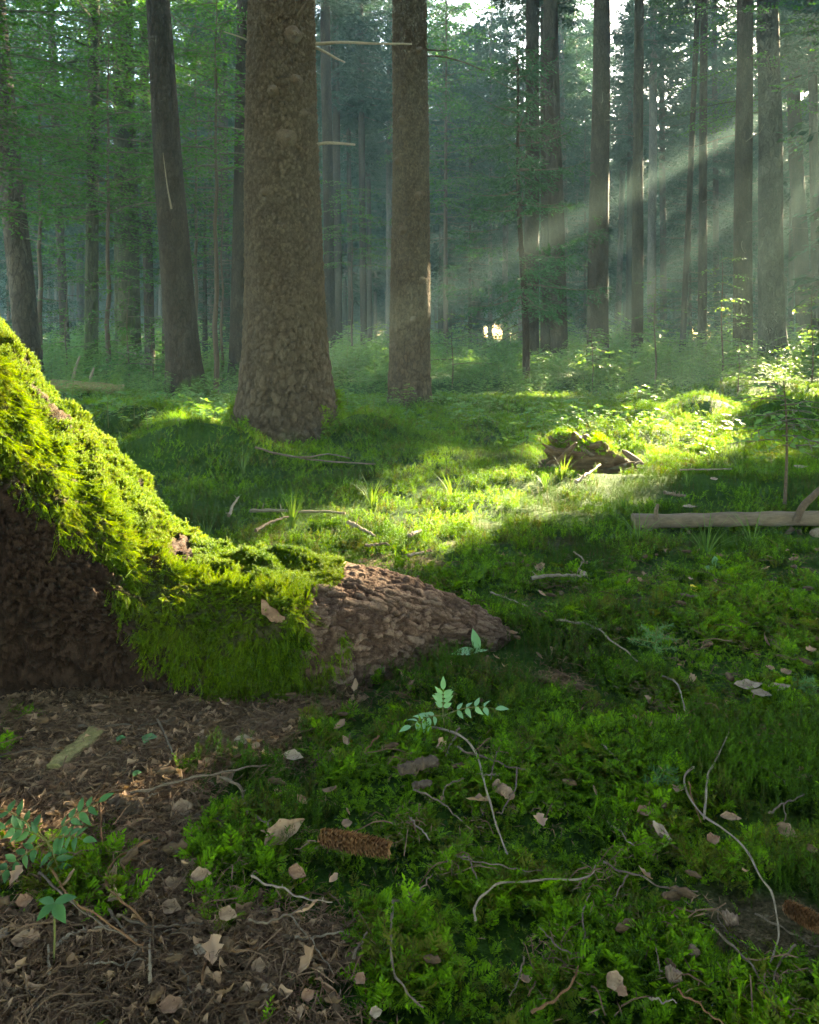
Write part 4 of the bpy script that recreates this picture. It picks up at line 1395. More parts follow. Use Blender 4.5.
# moss climbing the foot of the big trunk
n_ = 9000
a_, z_ = rng.uniform(0, 2 * np.pi, n_), rng.uniform(0, 1, n_) ** 1.8 * .55
lim_ = .10 + .42 * sstep(.45, .7, fbm(np.cos(a_) * 1.7, np.sin(a_) * 1.7, 2.2, 97)) + .22 * np.exp(-((np.abs(np.abs(a_ - np.pi) - .25)) / .5) ** 2)
ok = (z_ < lim_) & (np.sin(a_) < .4)
a_, z_ = a_[ok], z_[ok]
tv = [o for o in T8.children if o.name.startswith('trunk')][0].data
cv = np.zeros(len(tv.vertices) * 3); tv.vertices.foreach_get('co', cv); cv = cv.reshape(-1, 3)
ring = cv[cv[:, 2] < .7]
ra, rz_, rr_ = np.arctan2(ring[:, 1], ring[:, 0]), ring[:, 2], np.hypot(ring[:, 0], ring[:, 1])
R_ = np.empty(len(a_))
for q in range(len(a_)):
    da = np.abs((ra - a_[q] + np.pi) % (2 * np.pi) - np.pi)
    R_[q] = rr_[np.argmin(da * .5 + np.abs(rz_ - z_[q]))]
out_ = np.stack([np.cos(a_), np.sin(a_), .5 + 0 * a_], -1)
ms = scatter('moss', [RM[0], RM[1], FE[3]], np.stack([np.cos(a_) * R_, np.sin(a_) * R_, z_], -1), euler_from_axes(out_ + rng.normal(0, .3, out_.shape), rng.uniform(0, 6.28, len(a_))), rng.uniform(.9, 1.9, len(a_)), rng.integers(0, 3, len(a_)), parent=T8)
tag(ms, 'moss creeping up the foot of the trunk', kind='stuff')

# ------------------------------------------------------------------ twigs, one thing each: points in the picture, width in px, look, label
def lies_in_litter(p):
    return float(litter(np.array([p[0]]), np.array([p[1]]))[0])


def twig(label, chains, px, look='twig', lift=None, name='twig', group='twigs and sticks lying on the forest floor', cat='twig', arch=0.0):
    first = np.array(gp(*chains[0][0]))
    org = np.array([first[0], first[1], float(ground(first[0], first[1]))])
    t = None
    for q, ch in enumerate(chains):
        mid = gp(*ch[len(ch) // 2])
        lf = lift if lift is not None else (.022 if lies_in_litter(mid) > .5 else .040 + .012 * max(0, mid[1] - 2))
        pts = smooth_path(gps(ch, lf), 7 * len(ch))
        s = np.linspace(0, 1, len(pts))
        pts[:, 2] += arch * np.sin(np.pi * s) + .004 * (noise(s * 5, len(label), 0, 3) - .5) * 2 + .0015 * np.sin(s * 31)
        pts[:, 0] += .005 * (noise(s * 7, px, 0, len(label)) - .5)
        r = px * .66 / FPX * mid[1] / 2 * (1 if q == 0 else .75)
        mb = MB()
        tube(mb, pts - org, r * (1.1 - .5 * s) * (1 + .18 * np.sin(s * 40 + len(label))), 7, bump=.35, seed=len(label) + q)
        if q == 0:
            rr = np.random.default_rng(len(label) * 7 + len(ch))
            for k in range(int(rr.integers(1, 4))):                  # broken side spurs
                i0 = int(rr.integers(2, len(pts) - 2))
                d = norm(rr.normal(0, 1, 3) + np.array([0, 0, .6])) * r * rr.uniform(2.5, 5)
                b0_ = pts[i0] - org
                tube(mb, np.array([b0_, b0_ + d * .5, b0_ + d]), np.array([.45, .35, .15]) * r, 5)
            t = tag(mb.build(name, M[look], None, loc=org), label, cat, group)
        else:
            mb.build('side_twig', M[look], t)
    return t


TW = [
    ('long pale curved twig arching down over bright moss below the rowan seedling', [[(428, 728), (454, 734), (475, 753), (483, 778), (490, 807), (498, 832), (507, 852)]], 3.6, 'twig_pale'),
    ('straight twig with a hooked side shoot crossing behind the long pale curved twig', [[(455, 747), (488, 759), (525, 770)], [(517, 768), (514, 790), (504, 809), (496, 813)]], 3.2, 'twig'),
    ('short leaning twig at the upper end of the long pale curved twig', [[(459, 728), (453, 740), (446, 754)]], 2.8, 'twig'),
    ('short upright twig beside the cut wood bit in the middle moss', [[(500, 745), (495, 760), (490, 780)]], 2.5, 'twig'),
    ('tiny flat twig just left of the cut wood bit', [[(480, 775), (492, 774), (503, 773)]], 2.4, 'twig_pale'),
    ('thin brown twig half sunk in moss left of the long pale curved twig', [[(413, 788), (440, 804), (463, 819)]], 2.6, 'twig'),
    ('small bent twig left of the long pale curved twig', [[(463, 780), (446, 788), (444, 799)]], 2.4, 'twig'),
    ('little hooked twig above the big fir cone, to its right', [[(411, 819), (418, 827), (430, 840)]], 2.8, 'twig_pale'),
    ('bow shaped twig with a brown side shoot in the lower middle', [[(394, 902), (391, 931), (394, 968), (405, 989), (423, 1005)], [(394, 904), (412, 896), (423, 886), (432, 873)]], 4.0, 'twig'),
    ('thin twig arching over moss right of the big fir cone', [[(458, 855), (470, 863), (477, 879)], [(463, 857), (490, 867), (520, 872), (548, 871)]], 2.6, 'twig'),
    ('long smooth twig curving down at its left end in the lower middle', [[(475, 919), (475, 906), (485, 894), (505, 884), (551, 881), (587, 878), (596, 865)]], 3.4, 'twig_pale'),
    ('upright forked twig at the bottom centre right', [[(582, 955), (584, 931), (584, 910), (590, 894)], [(582, 953), (562, 950), (551, 940), (539, 928)]], 3.0, 'twig'),
    ('orange brown stick pointing up right at the bottom centre', [[(532, 1012), (553, 1002), (573, 978), (579, 963)]], 3.8, 'twig_orange'),
    ('short leaning stick left of the orange brown stick', [[(524, 959), (519, 976), (510, 998)]], 2.6, 'twig'),
    ('tall pale straight twig standing out of the moss at the right', [[(703, 818), (707, 794), (710, 773), (720, 754), (730, 729)]], 3.2, 'twig_pale'),
    ('long brown twig bending across the moss in the lower right', [[(694, 769), (684, 778), (688, 793), (702, 813), (722, 827), (745, 849), (760, 874), (771, 890), (777, 914), (779, 935), (775, 949), (770, 962)]], 3.6, 'twig_pale'),
    ('short fallen shoot along the loop of the long brown twig', [[(688, 782), (693, 800), (700, 822)]], 2.0, 'twig_orange'),
    ('pale bent twig in dark moss below the spruce seedling', [[(663, 675), (676, 682), (682, 695), (685, 711)]], 3.0, 'twig_pale'),
    ('long pale stick in dark moss left of the spruce seedling', [[(557, 620), (593, 627), (615, 643), (637, 661)]], 3.4, 'twig_pale'),
    ('slim pale stick lying just beyond the root tip', [[(491, 592), (508, 599), (528, 607)]], 2.8, 'twig_pale'),
    ('thin grey twig curving in the moss at the right', [[(739, 764), (758, 765), (774, 773), (788, 786)]], 2.2, 'twig'),
    ('straight reddish stick above the thin grey twig at the right', [[(738, 744), (755, 743), (774, 741)]], 2.8, 'twig_orange'),
    ('forked grey twig near the right edge', [[(768, 815), (782, 805), (804, 794)], [(783, 805), (785, 818), (780, 830)]], 2.5, 'twig'),
    ('thin pale twig left of the broken pale leaf', [[(607, 820), (621, 832), (635, 847)]], 2.2, 'twig_pale'),
    ('short pale stick in dark moss at the centre right', [[(601, 746), (610, 752), (620, 760)]], 2.6, 'twig_pale'),
    ('brown twig running right below the broken pale leaf', [[(604, 862), (632, 874), (668, 887), (698, 893)]], 3.0, 'twig'),
    ('short twig crossing below the brown one under the broken pale leaf', [[(628, 873), (620, 888), (611, 906)]], 2.6, 'twig'),
    ('long grey stick slanting down to the bottom right corner', [[(711, 926), (734, 949), (755, 970), (771, 992), (790, 1017)]], 3.6, 'twig'),
    ('thin curved twig above the long grey slanting stick', [[(718, 908), (721, 924), (734, 937), (751, 946)]], 2.4, 'twig'),
    ('grey twig running to the right edge below the scaly cone', [[(756, 914), (787, 932), (819, 946), (832, 950)]], 3.0, 'twig'),
    ('bent twig with a hanging tail near the bottom right', [[(796, 945), (782, 957), (774, 981), (768, 1000), (776, 1017)]], 3.0, 'twig'),
    ('short pale stick near the bottom edge, right of the torn leaf', [[(648, 997), (661, 1000), (676, 1004)]], 2.8, 'twig_pale'),
    ('reddish stick running off the bottom edge at the right', [[(676, 988), (702, 1008), (727, 1026)]], 3.0, 'twig_orange'),
    ('thin twig rising beside the torn leaf at the bottom', [[(662, 972), (658, 960), (655, 945)]], 2.2, 'twig'),
    ('brown S shaped twig curling over the bare ground at the left', [[(150, 842), (130, 850), (112, 862), (106, 880), (115, 895), (130, 909), (148, 922)]], 4.2, 'twig_orange'),
    ('long scaly twig running right from the S shaped twig', [[(118, 917), (150, 926), (178, 925), (205, 921)]], 4.0, 'twig'),
    ('orange stalk slanting right from the foot of the left rowan seedling', [[(51, 868), (70, 900), (100, 918), (135, 943), (144, 951)]], 3.4, 'twig_orange'),
    ('grey twig parallel below the orange stalk at the left', [[(40, 870), (60, 892), (76, 906), (105, 925), (132, 939)]], 3.4, 'twig'),
    ('short grey stick pointing down right below the S shaped twig', [[(108, 911), (125, 930), (141, 948)]], 3.6, 'twig'),
    ('thick scaly shoot curving at the lower left', [[(54, 946), (66, 936), (82, 930), (108, 927)]], 5.5, 'twig_pale'),
    ('scaly upright shoot standing near the bottom left', [[(151, 984), (150, 958), (151, 931)]], 4.4, 'twig_pale'),
    ('scaly shoot below the whorled seedling at the left', [[(50, 976), (48, 962), (48, 946)]], 4.4, 'twig_pale'),
    ('grey branching twig in the lower left litter', [[(125, 970), (140, 948), (165, 931), (193, 911)], [(165, 950), (168, 938), (180, 928), (190, 920)]], 3.0, 'twig'),
    ('thin straight stick lying level in the lower left litter', [[(85, 965), (115, 963), (148, 960)]], 2.8, 'twig_pale'),
    ('thin dark twig running down to the bottom edge at the left', [[(170, 957), (184, 972), (191, 992), (194, 1016)]], 3.2, 'twig'),
    ('dark bent twig at the bottom left corner', [[(27, 1012), (35, 1006), (50, 1004)], [(25, 985), (33, 995), (45, 1000)]], 3.0, 'twig_dark'),
    ('long grey twig under the root at the far left', [[(-8, 760), (14, 752), (36, 749), (62, 749)]], 3.0, 'twig'),
    ('straight pale stick lying level under the dark root', [[(79, 726), (130, 725), (170, 721)]], 3.2, 'twig'),
    ('grey hook shaped twig right of the sorrel leaves', [[(158, 719), (165, 737), (172, 752), (167, 764), (153, 771)]], 3.8, 'twig'),
    ('long pale forked stick across the middle of the bare ground', [[(131, 795), (162, 786), (205, 776), (235, 769), (267, 763)], [(145, 801), (153, 795), (163, 789)]], 3.8, 'twig'),
    ('brown upright stalk above the small cut log', [[(104, 852), (101, 826), (101, 800), (107, 774)]], 3.0, 'twig_orange'),
    ('knobbly grey twig leading to the big curled leaf', [[(221, 777), (239, 787), (246, 807), (259, 818), (273, 830)]], 4.2, 'twig'),
    ('short orange twig at the edge of the dark moss under the root', [[(379, 735), (372, 743), (364, 753)]], 2.6, 'twig_orange'),
    ('pale twig slanting right in the lower middle litter', [[(252, 876), (277, 887), (302, 896), (332, 904)]], 3.0, 'twig_pale'),
    ('grey forked twig below the pale slanting one in the lower middle litter', [[(249, 919), (267, 924), (285, 915), (306, 907)]], 3.4, 'twig'),
    ('scaly straight shoot in the lower middle litter', [[(295, 939), (318, 935), (351, 931)]], 3.6, 'twig_pale'),
    ('thin straw coloured stick slanting down in the lower middle', [[(290, 917), (307, 936), (320, 953), (333, 972)]], 2.4, 'twig_pale'),
    ('thick short stick pointing up left of the bow shaped twig', [[(354, 958), (360, 944), (368, 929)]], 4.2, 'twig'),
    ('brown curved twig in the litter near the bottom left', [[(202, 986), (206, 962), (216, 947), (234, 936)]], 3.4, 'twig_orange'),
    ('reddish level stick in the lower left litter', [[(229, 952), (250, 949), (275, 944)]], 3.0, 'twig_orange'),
    ('pale stick lying level in grass before the massive trunk', [[(250, 511), (290, 511), (345, 513)]], 5.0, 'twig_pale'),
    ('short pale stick slanting down right on the lit moss behind the root', [[(348, 522), (360, 528), (375, 536)]], 5.5, 'twig_pale'),
    ('short dark stick under the slanting pale one on the lit moss', [[(365, 546), (377, 544), (390, 544)]], 4.0, 'twig'),
    ('short pale stick standing up in grass above the mossy ridge', [[(229, 516), (233, 507), (239, 496)]], 4.5, 'twig_pale'),
    ('faint grey stick behind the mossy ridge', [[(256, 530), (272, 522), (288, 516)]], 4.0, 'twig'),
    ('long thin fallen branch in front of the massive trunk foot', [[(255, 448), (290, 456), (320, 460), (375, 464)], [(300, 458), (330, 454), (350, 458)]], 3.0, 'twig'),
    ('pale strip of bark lying in dark moss beyond the root tip', [[(532, 578), (560, 575), (583, 575)]], 5.0, 'twig_pale'),
    ('sunlit stick leaning against the rotten mossy stump', [[(576, 482), (587, 474), (600, 465)]], 5.0, 'twig_pale'),
    ('short pale stick at the left end of the lit glade', [[(409, 537), (415, 533), (421, 530)]], 5.5, 'twig_pale'),
    ('second pale stick below it at the left end of the lit glade', [[(408, 556), (415, 554), (424, 551)]], 4.5, 'twig_pale'),
    ('grey stick lying behind the bare fallen log', [[(664, 492), (674, 494), (685, 496)]], 5.0, 'twig'),
    ('long thin straw stick behind the bare fallen log', [[(680, 470), (705, 469), (732, 469)]], 2.0, 'twig_pale'),
    ('thin forked twig standing in moss below the lit glade', [[(574, 551), (582, 560), (587, 563)], [(583, 561), (580, 568), (577, 574)]], 2.2, 'twig'),
    ('brown stick under the yellow leaf', [[(681, 594), (690, 595), (700, 596)]], 3.2, 'twig'),
]
for lab, ch, px, look in TW:
    twig(lab, ch, px, look, arch=.006 if 'arch' in lab or 'standing' in lab else 0.0)


# ------------------------------------------------------------------ leaves, bark and wood bits
def bit(name, label, u, v, px_len, px_wid, yaw, look, curl=.3, roll=.8, tilt=(0.1, 0.1), cat='leaf', group='dead leaves on the forest floor', seed=0, lift=None):
    c = gp(u, v, 0)
    lf = lift if lift is not None else (.020 if lies_in_litter(c) > .5 else .042)
    c = gp(u, v, lf)
    k = c[1] / FPX
    mb = MB()
    vv, ff = leaf_sheet(px_len * k, px_wid * k * 1.25, curl, roll * .5, seed + int(u), 11, 9)
    n = norm(np.cross(vv[1] - vv[0], vv[9] - vv[0]))
    mb.add(vv, ff)
    mb.add(vv + [0, 0, .0012], ff[:, ::-1])
    o = mb.build(name, M[look], None, loc=c)
    o.rotation_euler = (tilt[0], tilt[1], yaw)
    return tag(o, label, cat, group)


LEAVES = [
    ('big curled tan leaf with a dark hole in the litter, left of the fir cone', 285, 833, 44, 22, .5, 'leaf_tan', .1, 2.2, (.5, -.3)),
    ('pale folded leaf near the root shadow, centre left', 244, 741, 20, 11, .2, 'leaf_pale', .4, 1.0, (.3, 0)),
    ('small cream leaf touching the pale folded leaf near the root shadow', 256, 746, 10, 8, -.3, 'leaf_tan', .2, .6, (.2, 0)),
    ('pale crumpled leaf on the moss edge right of the folded one', 294, 757, 20, 11, -.2, 'leaf_pale', .3, 1.4, (.3, .1)),
    ('round beige leaf right of the dark bark lump', 183, 808, 20, 14, .4, 'leaf_tan', .2, .5, (.5, 0)),
    ('brown crumpled leaf in bright moss above the fir cone', 302, 801, 14, 11, .9, 'leaf_brown', .5, 1.4, (.4, .2)),
    ('small beige round leaf above the fir cone', 347, 824, 11, 8, .1, 'leaf_tan', .3, 1.0, (.3, 0)),
    ('small tan leaf standing by the root underside', 345, 741, 10, 9, 1.2, 'leaf_tan', .4, 1.5, (.8, 0)),
    ('pale tan leaf at the left middle litter', 201, 876, 20, 13, .2, 'leaf_tan', .3, 1.0, (.3, 0)),
    ('flat tan leaf in the lower litter below the pale slanting twig', 228, 915, 20, 12, -.2, 'leaf_tan', .2, .8, (.3, .1)),
    ('smooth oval pinkish leaf in the lower left litter', 200, 951, 17, 8, -.5, 'leaf_pale', .1, .7, (.3, 0)),
    ('round tan disc like leaf low in the litter', 259, 967, 15, 12, .0, 'leaf_tan', .1, .5, (.4, 0)),
    ('small pale scrap leaf near the bottom, left of centre', 265, 988, 11, 7, .9, 'leaf_pale', .3, 1.2, (.5, .2)),
    ('pale leaf scrap at the bottom edge left of the bow shaped twig', 376, 1013, 13, 9, .2, 'leaf_pale', .2, .8, (.3, 0)),
    ('brown pointed leaf low in the moss left of the bow shaped twig', 361, 980, 14, 9, -.9, 'leaf_brown', .3, 1.2, (.4, .1)),
    ('upright brown leaf pair in moss under the fir cone', 298, 873, 20, 11, -.4, 'leaf_brown', .4, 1.5, (.7, .1)),
    ('reddish brown leaf at the bottom below the round tan one', 308, 996, 15, 10, .6, 'leaf_brown', .4, 1.2, (.4, 0)),
    ('broad tan leaf at the left edge in the lower litter', 26, 940, 28, 13, .15, 'leaf_tan', .15, .6, (.3, 0)),
    ('pale orange leaf at the far left edge', 4, 934, 12, 9, .4, 'leaf_pale', .3, .9, (.3, 0)),
    ('crumpled brown leaf left of the whorled seedling', 24, 902, 16, 12, .6, 'leaf_brown', .5, 1.6, (.5, .1)),
    ('crumpled tan leaf right of the S shaped twig', 172, 885, 19, 12, .2, 'leaf_tan', .4, 1.6, (.4, 0)),
    ('pointed tan leaf below the crumpled one right of the S shaped twig', 172, 908, 22, 12, -.3, 'leaf_tan', .3, 1.0, (.4, 0)),
    ('dark curled leaf under the root by the plank chip', 68, 770, 16, 10, .2, 'leaf_brown', .5, 1.6, (.3, 0)),
    ('brown leaf lying under the hollow root', 100, 708, 20, 8, .1, 'leaf_brown', .3, 1.6, (.2, 0)),
    ('grey brown leaf at the very bottom left of centre', 172, 1006, 26, 14, .2, 'leaf_brown', .2, .8, (.3, 0)),
    ('broken pale leaf on dark moss in the lower right', 660, 832, 22, 18, 1.1, 'leaf_pale', .3, 1.1, (.6, .1)),
    ('dark leaf tucked above the broken pale leaf', 645, 812, 18, 10, .2, 'leaf_brown', .4, 1.4, (.4, 0)),
    ('grey torn leaf in the moss near the bottom right', 616, 983, 22, 14, -1.1, 'leaf_tan', .2, .8, (.5, .2)),
    ('brown end of the torn leaf pair near the bottom right', 623, 992, 12, 9, -.9, 'leaf_brown', .3, .9, (.5, 0)),
    ('pinkish oval leaf right of the long brown twig loop', 731, 818, 20, 8, -.25, 'leaf_tan', .2, 1.2, (.3, 0)),
    ('brown split leaf near the right edge', 787, 832, 20, 12, -.8, 'leaf_tan', .4, 1.4, (.5, .2)),
    ('small tan leaf at the right edge below the split leaf', 812, 850, 12, 8, -.3, 'leaf_tan', .3, 1.2, (.3, 0)),
    ('dark round leaf near the long brown twig', 713, 840, 15, 10, .3, 'leaf_brown', .5, 1.4, (.4, 0)),
    ('large whitish leaf of the pale pair on dark moss at the right', 748, 686, 30, 11, .1, 'leaf_pale', .3, 1.3, (.3, .0)),
    ('smaller whitish leaf of the pale pair on dark moss at the right', 779, 688, 24, 9, .15, 'leaf_pale', .3, 1.3, (.3, 0)),
    ('pale strip leaf just below the whitish pair at the right', 762, 694, 20, 8, -.5, 'leaf_pale', .2, 1.0, (.3, 0)),
    ('round brown scrap behind the whitish pair at the right', 786, 673, 12, 8, .2, 'leaf_tan', .5, 1.6, (.3, 0)),
    ('bright yellow leaf on the moss below the fallen log', 694, 589, 11, 8, .6, 'leaf_yellow', .3, .8, (.7, 0)),
    ('light leaf lying at the left end of the bark strip', 583, 574, 12, 9, .9, 'leaf_pale', .2, .8, (.6, 0)),
    ('pale leaf on lit grass behind the fallen log', 690, 507, 16, 5, .1, 'leaf_pale', .2, 1.0, (.3, 0)),
    ('whitish leaf on grass far behind the fallen log', 801, 467, 14, 5, -.2, 'leaf_pale', .2, .8, (.3, 0)),
    ('small pale leaf right above the fallen log', 714, 479, 8, 5, .1, 'leaf_pale', .2, .6, (.3, 0)),
]
for q in LEAVES:
    bit('fallen_leaf', q[0], *q[1:6], q[6], q[7], q[8], q[9], seed=len(q[0]))


def chunk(name, label, pts, px, look, cat, group=None, flat=1.0, lift=.012):
    """A short piece of wood or bark, thick in the middle, ragged."""
    p = smooth_path(gps(pts, lift), 36)
    org = p[0].copy(); org[2] = float(ground(org[0], org[1]))
    r = px / FPX * p[:, 1].mean() / 2
    s = np.linspace(0, 1, len(p))
    mb = MB()
    tube(mb, p - org, r * (.75 + .25 * np.sin(np.pi * s)) * (1 + .12 * np.sin(s * 21 + px)), 22, bump=.5, seed=px + len(label))
    for V in mb.v:
        V += r.mean() * 1.1 * np.stack([fbm(V[:, 0] * 70 + q * 9, V[:, 1] * 70, V[:, 2] * 70, 30 + q, 4) - .5 for q in range(3)], -1)
        V[:, 2] = (V[:, 2] - lift) * flat + lift
    return tag(mb.build(name, M[look], None, loc=org), label, cat, group)


chunk('cut_log', 'small cut log piece lying in the litter right of the left rowan seedling', [(74, 858), (97, 857), (120, 856)], 13, 'twig', 'wood')
chunk('rotten_stick', 'thick dark rotten stick left of the big curled leaf', [(196, 820), (225, 828), (256, 842)], 14, 'twig_dark', 'wood')
chunk('bark_lump', 'dark crumbly bark lump left of the round beige leaf', [(114, 800), (128, 806), (144, 812)], 24, 'twig_dark', 'bark', flat=.7)
chunk('bark_piece', 'dark bark piece on bright moss below the rowan seedling', [(399, 770), (417, 765), (436, 760)], 14, 'twig_dark', 'bark', flat=.7, lift=.04)
chunk('wood_bit', 'reddish cut wood bit in the moss beside the hooked side shoot', [(495, 783), (503, 789), (512, 796)], 11, 'leaf_tan', 'wood', lift=.035)
chunk('bark_scrap', 'small dark bark scrap under the bark piece', [(413, 786), (421, 784), (432, 783)], 9, 'twig_dark', 'bark', flat=.6, lift=.035)
chunk('dark_cap', 'round dark brown cap in the lower right moss', [(667, 974), (673, 974), (680, 975)], 13, 'nut', 'seed', lift=.035)
chunk('beech_husk', 'round brown husk above the long grey slanting stick', [(724, 919), (730, 918), (737, 919)], 12, 'nut', 'seed', lift=.035)
chunk('small_husk', 'small brown husk above the round dark cap', [(689, 948), (693, 950), (698, 953)], 9, 'nut', 'seed', lift=.035)
chunk('curved_bark', 'curved brown bark shard standing under the dark root', [(146, 711), (153, 706), (161, 698)], 8, 'leaf_brown', 'bark')
# mossy plank chip leaning under the root
pc = gps([(54, 768), (97, 731)], .02)
d = pc[1] - pc[0]; L = np.linalg.norm(d)
mb = MB()
nu = 14
sdv = norm(np.cross(d, [0, 0, 1.0]))
upv = norm(np.cross(sdv, d))
prof = [(-1, -.3), (-1, .25), (-.4, .45), (.4, .4), (1, .2), (1, -.3)]
vv = []
for q in range(nu):
    s = q / (nu - 1)
    for a, b in prof:
        vv.append(d * s + sdv * a * .021 * (1 + .1 * math.sin(s * 9 + a)) + upv * (b * .022 + .003 * math.sin(s * 23 + a * 3)))
vv = np.array(vv)
mb.add(vv, np.array([[q * 6 + k, q * 6 + (k + 1) % 6, q * 6 + 6 + (k + 1) % 6, q * 6 + 6 + k] for q in range(nu - 1) for k in range(6)]))
mb.add(vv[:6], np.array([[0, 1, 2, 3], [0, 3, 4, 5]])); mb.add(vv[-6:], np.array([[3, 2, 1, 0], [5, 4, 3, 0]]))
tag(mb.build('wood_chip', M['mossy_wood'], None, smooth=False, loc=pc[0]), 'flat greenish wood chip slanting in the litter under the root', 'wood')


def cone(label, a, b, px, lift):
    p0, p1 = gp(*a, lift), gp(*b, lift)
    d = p1 - p0; L = np.linalg.norm(d); d = d / L
    s1 = norm(np.cross(d, [0, 0, 1.0])); s2 = np.cross(s1, d)
    R = px / FPX * p0[1] / 2
    mb = MB()
    t = np.linspace(0, 1, 12)
    tube(mb, d * (t * L)[:, None], R * .5 * np.sin(np.pi * (.05 + .9 * t)) ** .8, 10)
    n = 190
    k = np.arange(n); s = (k + .5) / n; ph = k * 2.39996
    rr = R * np.sin(np.pi * (.06 + .88 * s)) ** .75
    out = np.cos(ph)[:, None] * s1 + np.sin(ph)[:, None] * s2
    base = d * (s * L)[:, None] + out * (rr * .38)[:, None]
    dirs = out * .95 + d * .6
    tangent = np.cross(d, out)
    diamonds(mb, base, dirs, np.cross(tangent, dirs), R * 1.1, R * .66, 0, .2)
    diamonds(mb, base + d * .002, dirs, -np.cross(tangent, dirs), R * 1.05, R * .62, 0, .2)
    return tag(mb.build('fir_cone', M['cone'], None, smooth=False, loc=p0), label, 'cone', 'fir cones on the moss')


cone('reddish brown fir cone lying on moss right of the big curled leaf', (318, 836), (386, 849), 17, .045)
cone('scaly brown cone running off the right edge', (783, 905), (826, 928), 15, .045)


# ------------------------------------------------------------------ seedlings
def leaf_blade(mb, base, d, nrm, ln, wd, mi=0, n=6, droop=.25):
    d, nrm = norm(np.asarray(d, float)), norm(np.asarray(nrm, float))
    s = norm(np.cross(d, nrm)); nn = np.cross(s, d)
    t = np.linspace(0, 1, n)
    w = wd * .5 * np.clip(np.sin(np.pi * t ** .8), .04, 1)
    mid = base + d * (t * ln)[:, None] - nn * (droop * ln * t ** 2)[:, None]
    v = np.concatenate([mid - s * w[:, None] + nn * (w * .25)[:, None], mid, mid + s * w[:, None] + nn * (w * .25)[:, None]])
    f = [[q + o, q + 1 + o, q + 1 + o + n, q + o + n] for o in (0, n) for q in range(n - 1)]
    mb.add(v, np.array(f), mi)


def rowan(label, foot, tips, y_off, n_pairs, lf, look, name='rowan_seedling', stem_top=None):
    """A seedling with pinnate leaves: tips are picture points of the leaf ends."""
    f = gp(*foot, 0)
    k = f[1] / FPX
    t = thing(name, label, 'seedling', f)
    top = np.array([(stem_top[0] - foot[0]) * k, 0, (foot[1] - stem_top[1]) * k])
    mb = MB(); tube(mb, smooth_path(np.array([[0, 0, -.01], top * .5 + [.004, 0, 0], top]), 10), .0022, 6); mb.build('stem', M['stem_green'], t)
    for q, (u, v) in enumerate(tips):
        e = np.array([(u - foot[0]) * k, y_off[q], (foot[1] - v) * k])
        d = e - top
        n = n_pairs
        s = np.linspace(0, 1, 14)
        upb = np.array([0, 0, 1.0]) * .18 * np.linalg.norm(d)
        rach = top + d * s[:, None] + upb * (4 * s * (1 - s))[:, None] * .5
        mb = MB()
        tube(mb, rach, np.linspace(.0015, .0007, 14), 5, 1)
        fw = norm(d); sd = norm(np.cross(fw, [0, -.55, 1.0])); nrm = np.cross(sd, fw)
        for m in range(n):
            sm_ = .28 + .68 * m / n
            b = np.array([np.interp(sm_, s, rach[:, z]) for z in range(3)])
            for sg in (-1, 1):
                leaf_blade(mb, b, fw * rng.uniform(.3, .6) + sg * sd * .9, nrm + rng.normal(0, .25, 3), lf * (1 - .25 * abs(m / n - .4)) * rng.uniform(.75, 1.1), lf * rng.uniform(.36, .46), droop=rng.uniform(.05, .5))
        leaf_blade(mb, rach[-1], fw, nrm, lf * 1.05, lf * .45)
        mb.build('leaf', [M[look], M['stem_green']], t)
    return t


rowan('pale green rowan seedling with three feathered leaves in dark moss below the root tip', (443, 742), [(443, 688), (411, 716), (494, 703)], (-.01, -.05, -.03), 4, .030, 'rowan_pale', stem_top=(443, 716))
rowan('green rowan seedling with several feathered leaves at the left edge', (52, 872), [(-6, 815), (14, 818), (92, 812), (92, 826), (10, 862), (78, 868)], (.02, -.03, .03, -.04, -.05, -.06), 4, .029, 'rowan', stem_top=(48, 842))


def whorl(label, foot, top, leaves, lf, look, name, wd=.45):
    f = gp(*foot, 0)
    k = f[1] / FPX
    t = thing(name, label, 'seedling', f)
    tp = np.array([(top[0] - foot[0]) * k, 0, (foot[1] - top[1]) * k])
    mb = MB(); tube(mb, np.array([[0, 0, -.01], tp * .5 + [.002, 0, 0], tp]), .0016, 6); mb.build('stem', M['stem_green'], t)
    for az, el, s in leaves:
        mb = MB()
        d = np.array([math.cos(az) * math.cos(el), math.sin(az) * math.cos(el), math.sin(el)])
        leaf_blade(mb, tp, d, np.array([-d[0] * .3, -.35, 1.0]), lf * s, lf * s * wd, n=8, droop=.15)
        mb.build('leaf', M[look], t)
    return t


whorl('small whorled seedling with four pointed leaves at the lower left', (53, 972), (54, 903), [(3.0, .2, .8), (.2, .25, 1.0), (-.7, -.35, 1.1), (-2.2, -.3, .9)], .034, 'rowan', 'whorled_seedling', .5)
whorl('two leaved pale seedling at the root tip', (478, 668), (478, 652), [(3.3, .1, 1.3), (1.9, 1.05, 1.1), (.3, .2, .5)], .062, 'rowan_pale', 'two_leaved_seedling', .42)
whorl('three pale rounded leaves of a seedling below the fallen log', (716, 574), (716, 568), [(3.0, .0, .7), (.1, .1, .7), (1.3, .9, .7)], .085, 'rowan_pale', 'pale_seedling', .55)
for lab, u, v, sz in [('larger cluster of sorrel leaves under the root', 148, 742, .022), ('smaller cluster of sorrel leaves left of the larger one', 120, 742, .014), ('lone sorrel leaves below the hook shaped twig', 136, 777, .012)]:
    whorl(lab, (u, v + 8), (u, v - 4), [(k * 2.1 + .4, .05, 1.0) for k in range(3)] + [(1.2, .5, .7)], sz, 'rowan', 'wood_sorrel', .9)


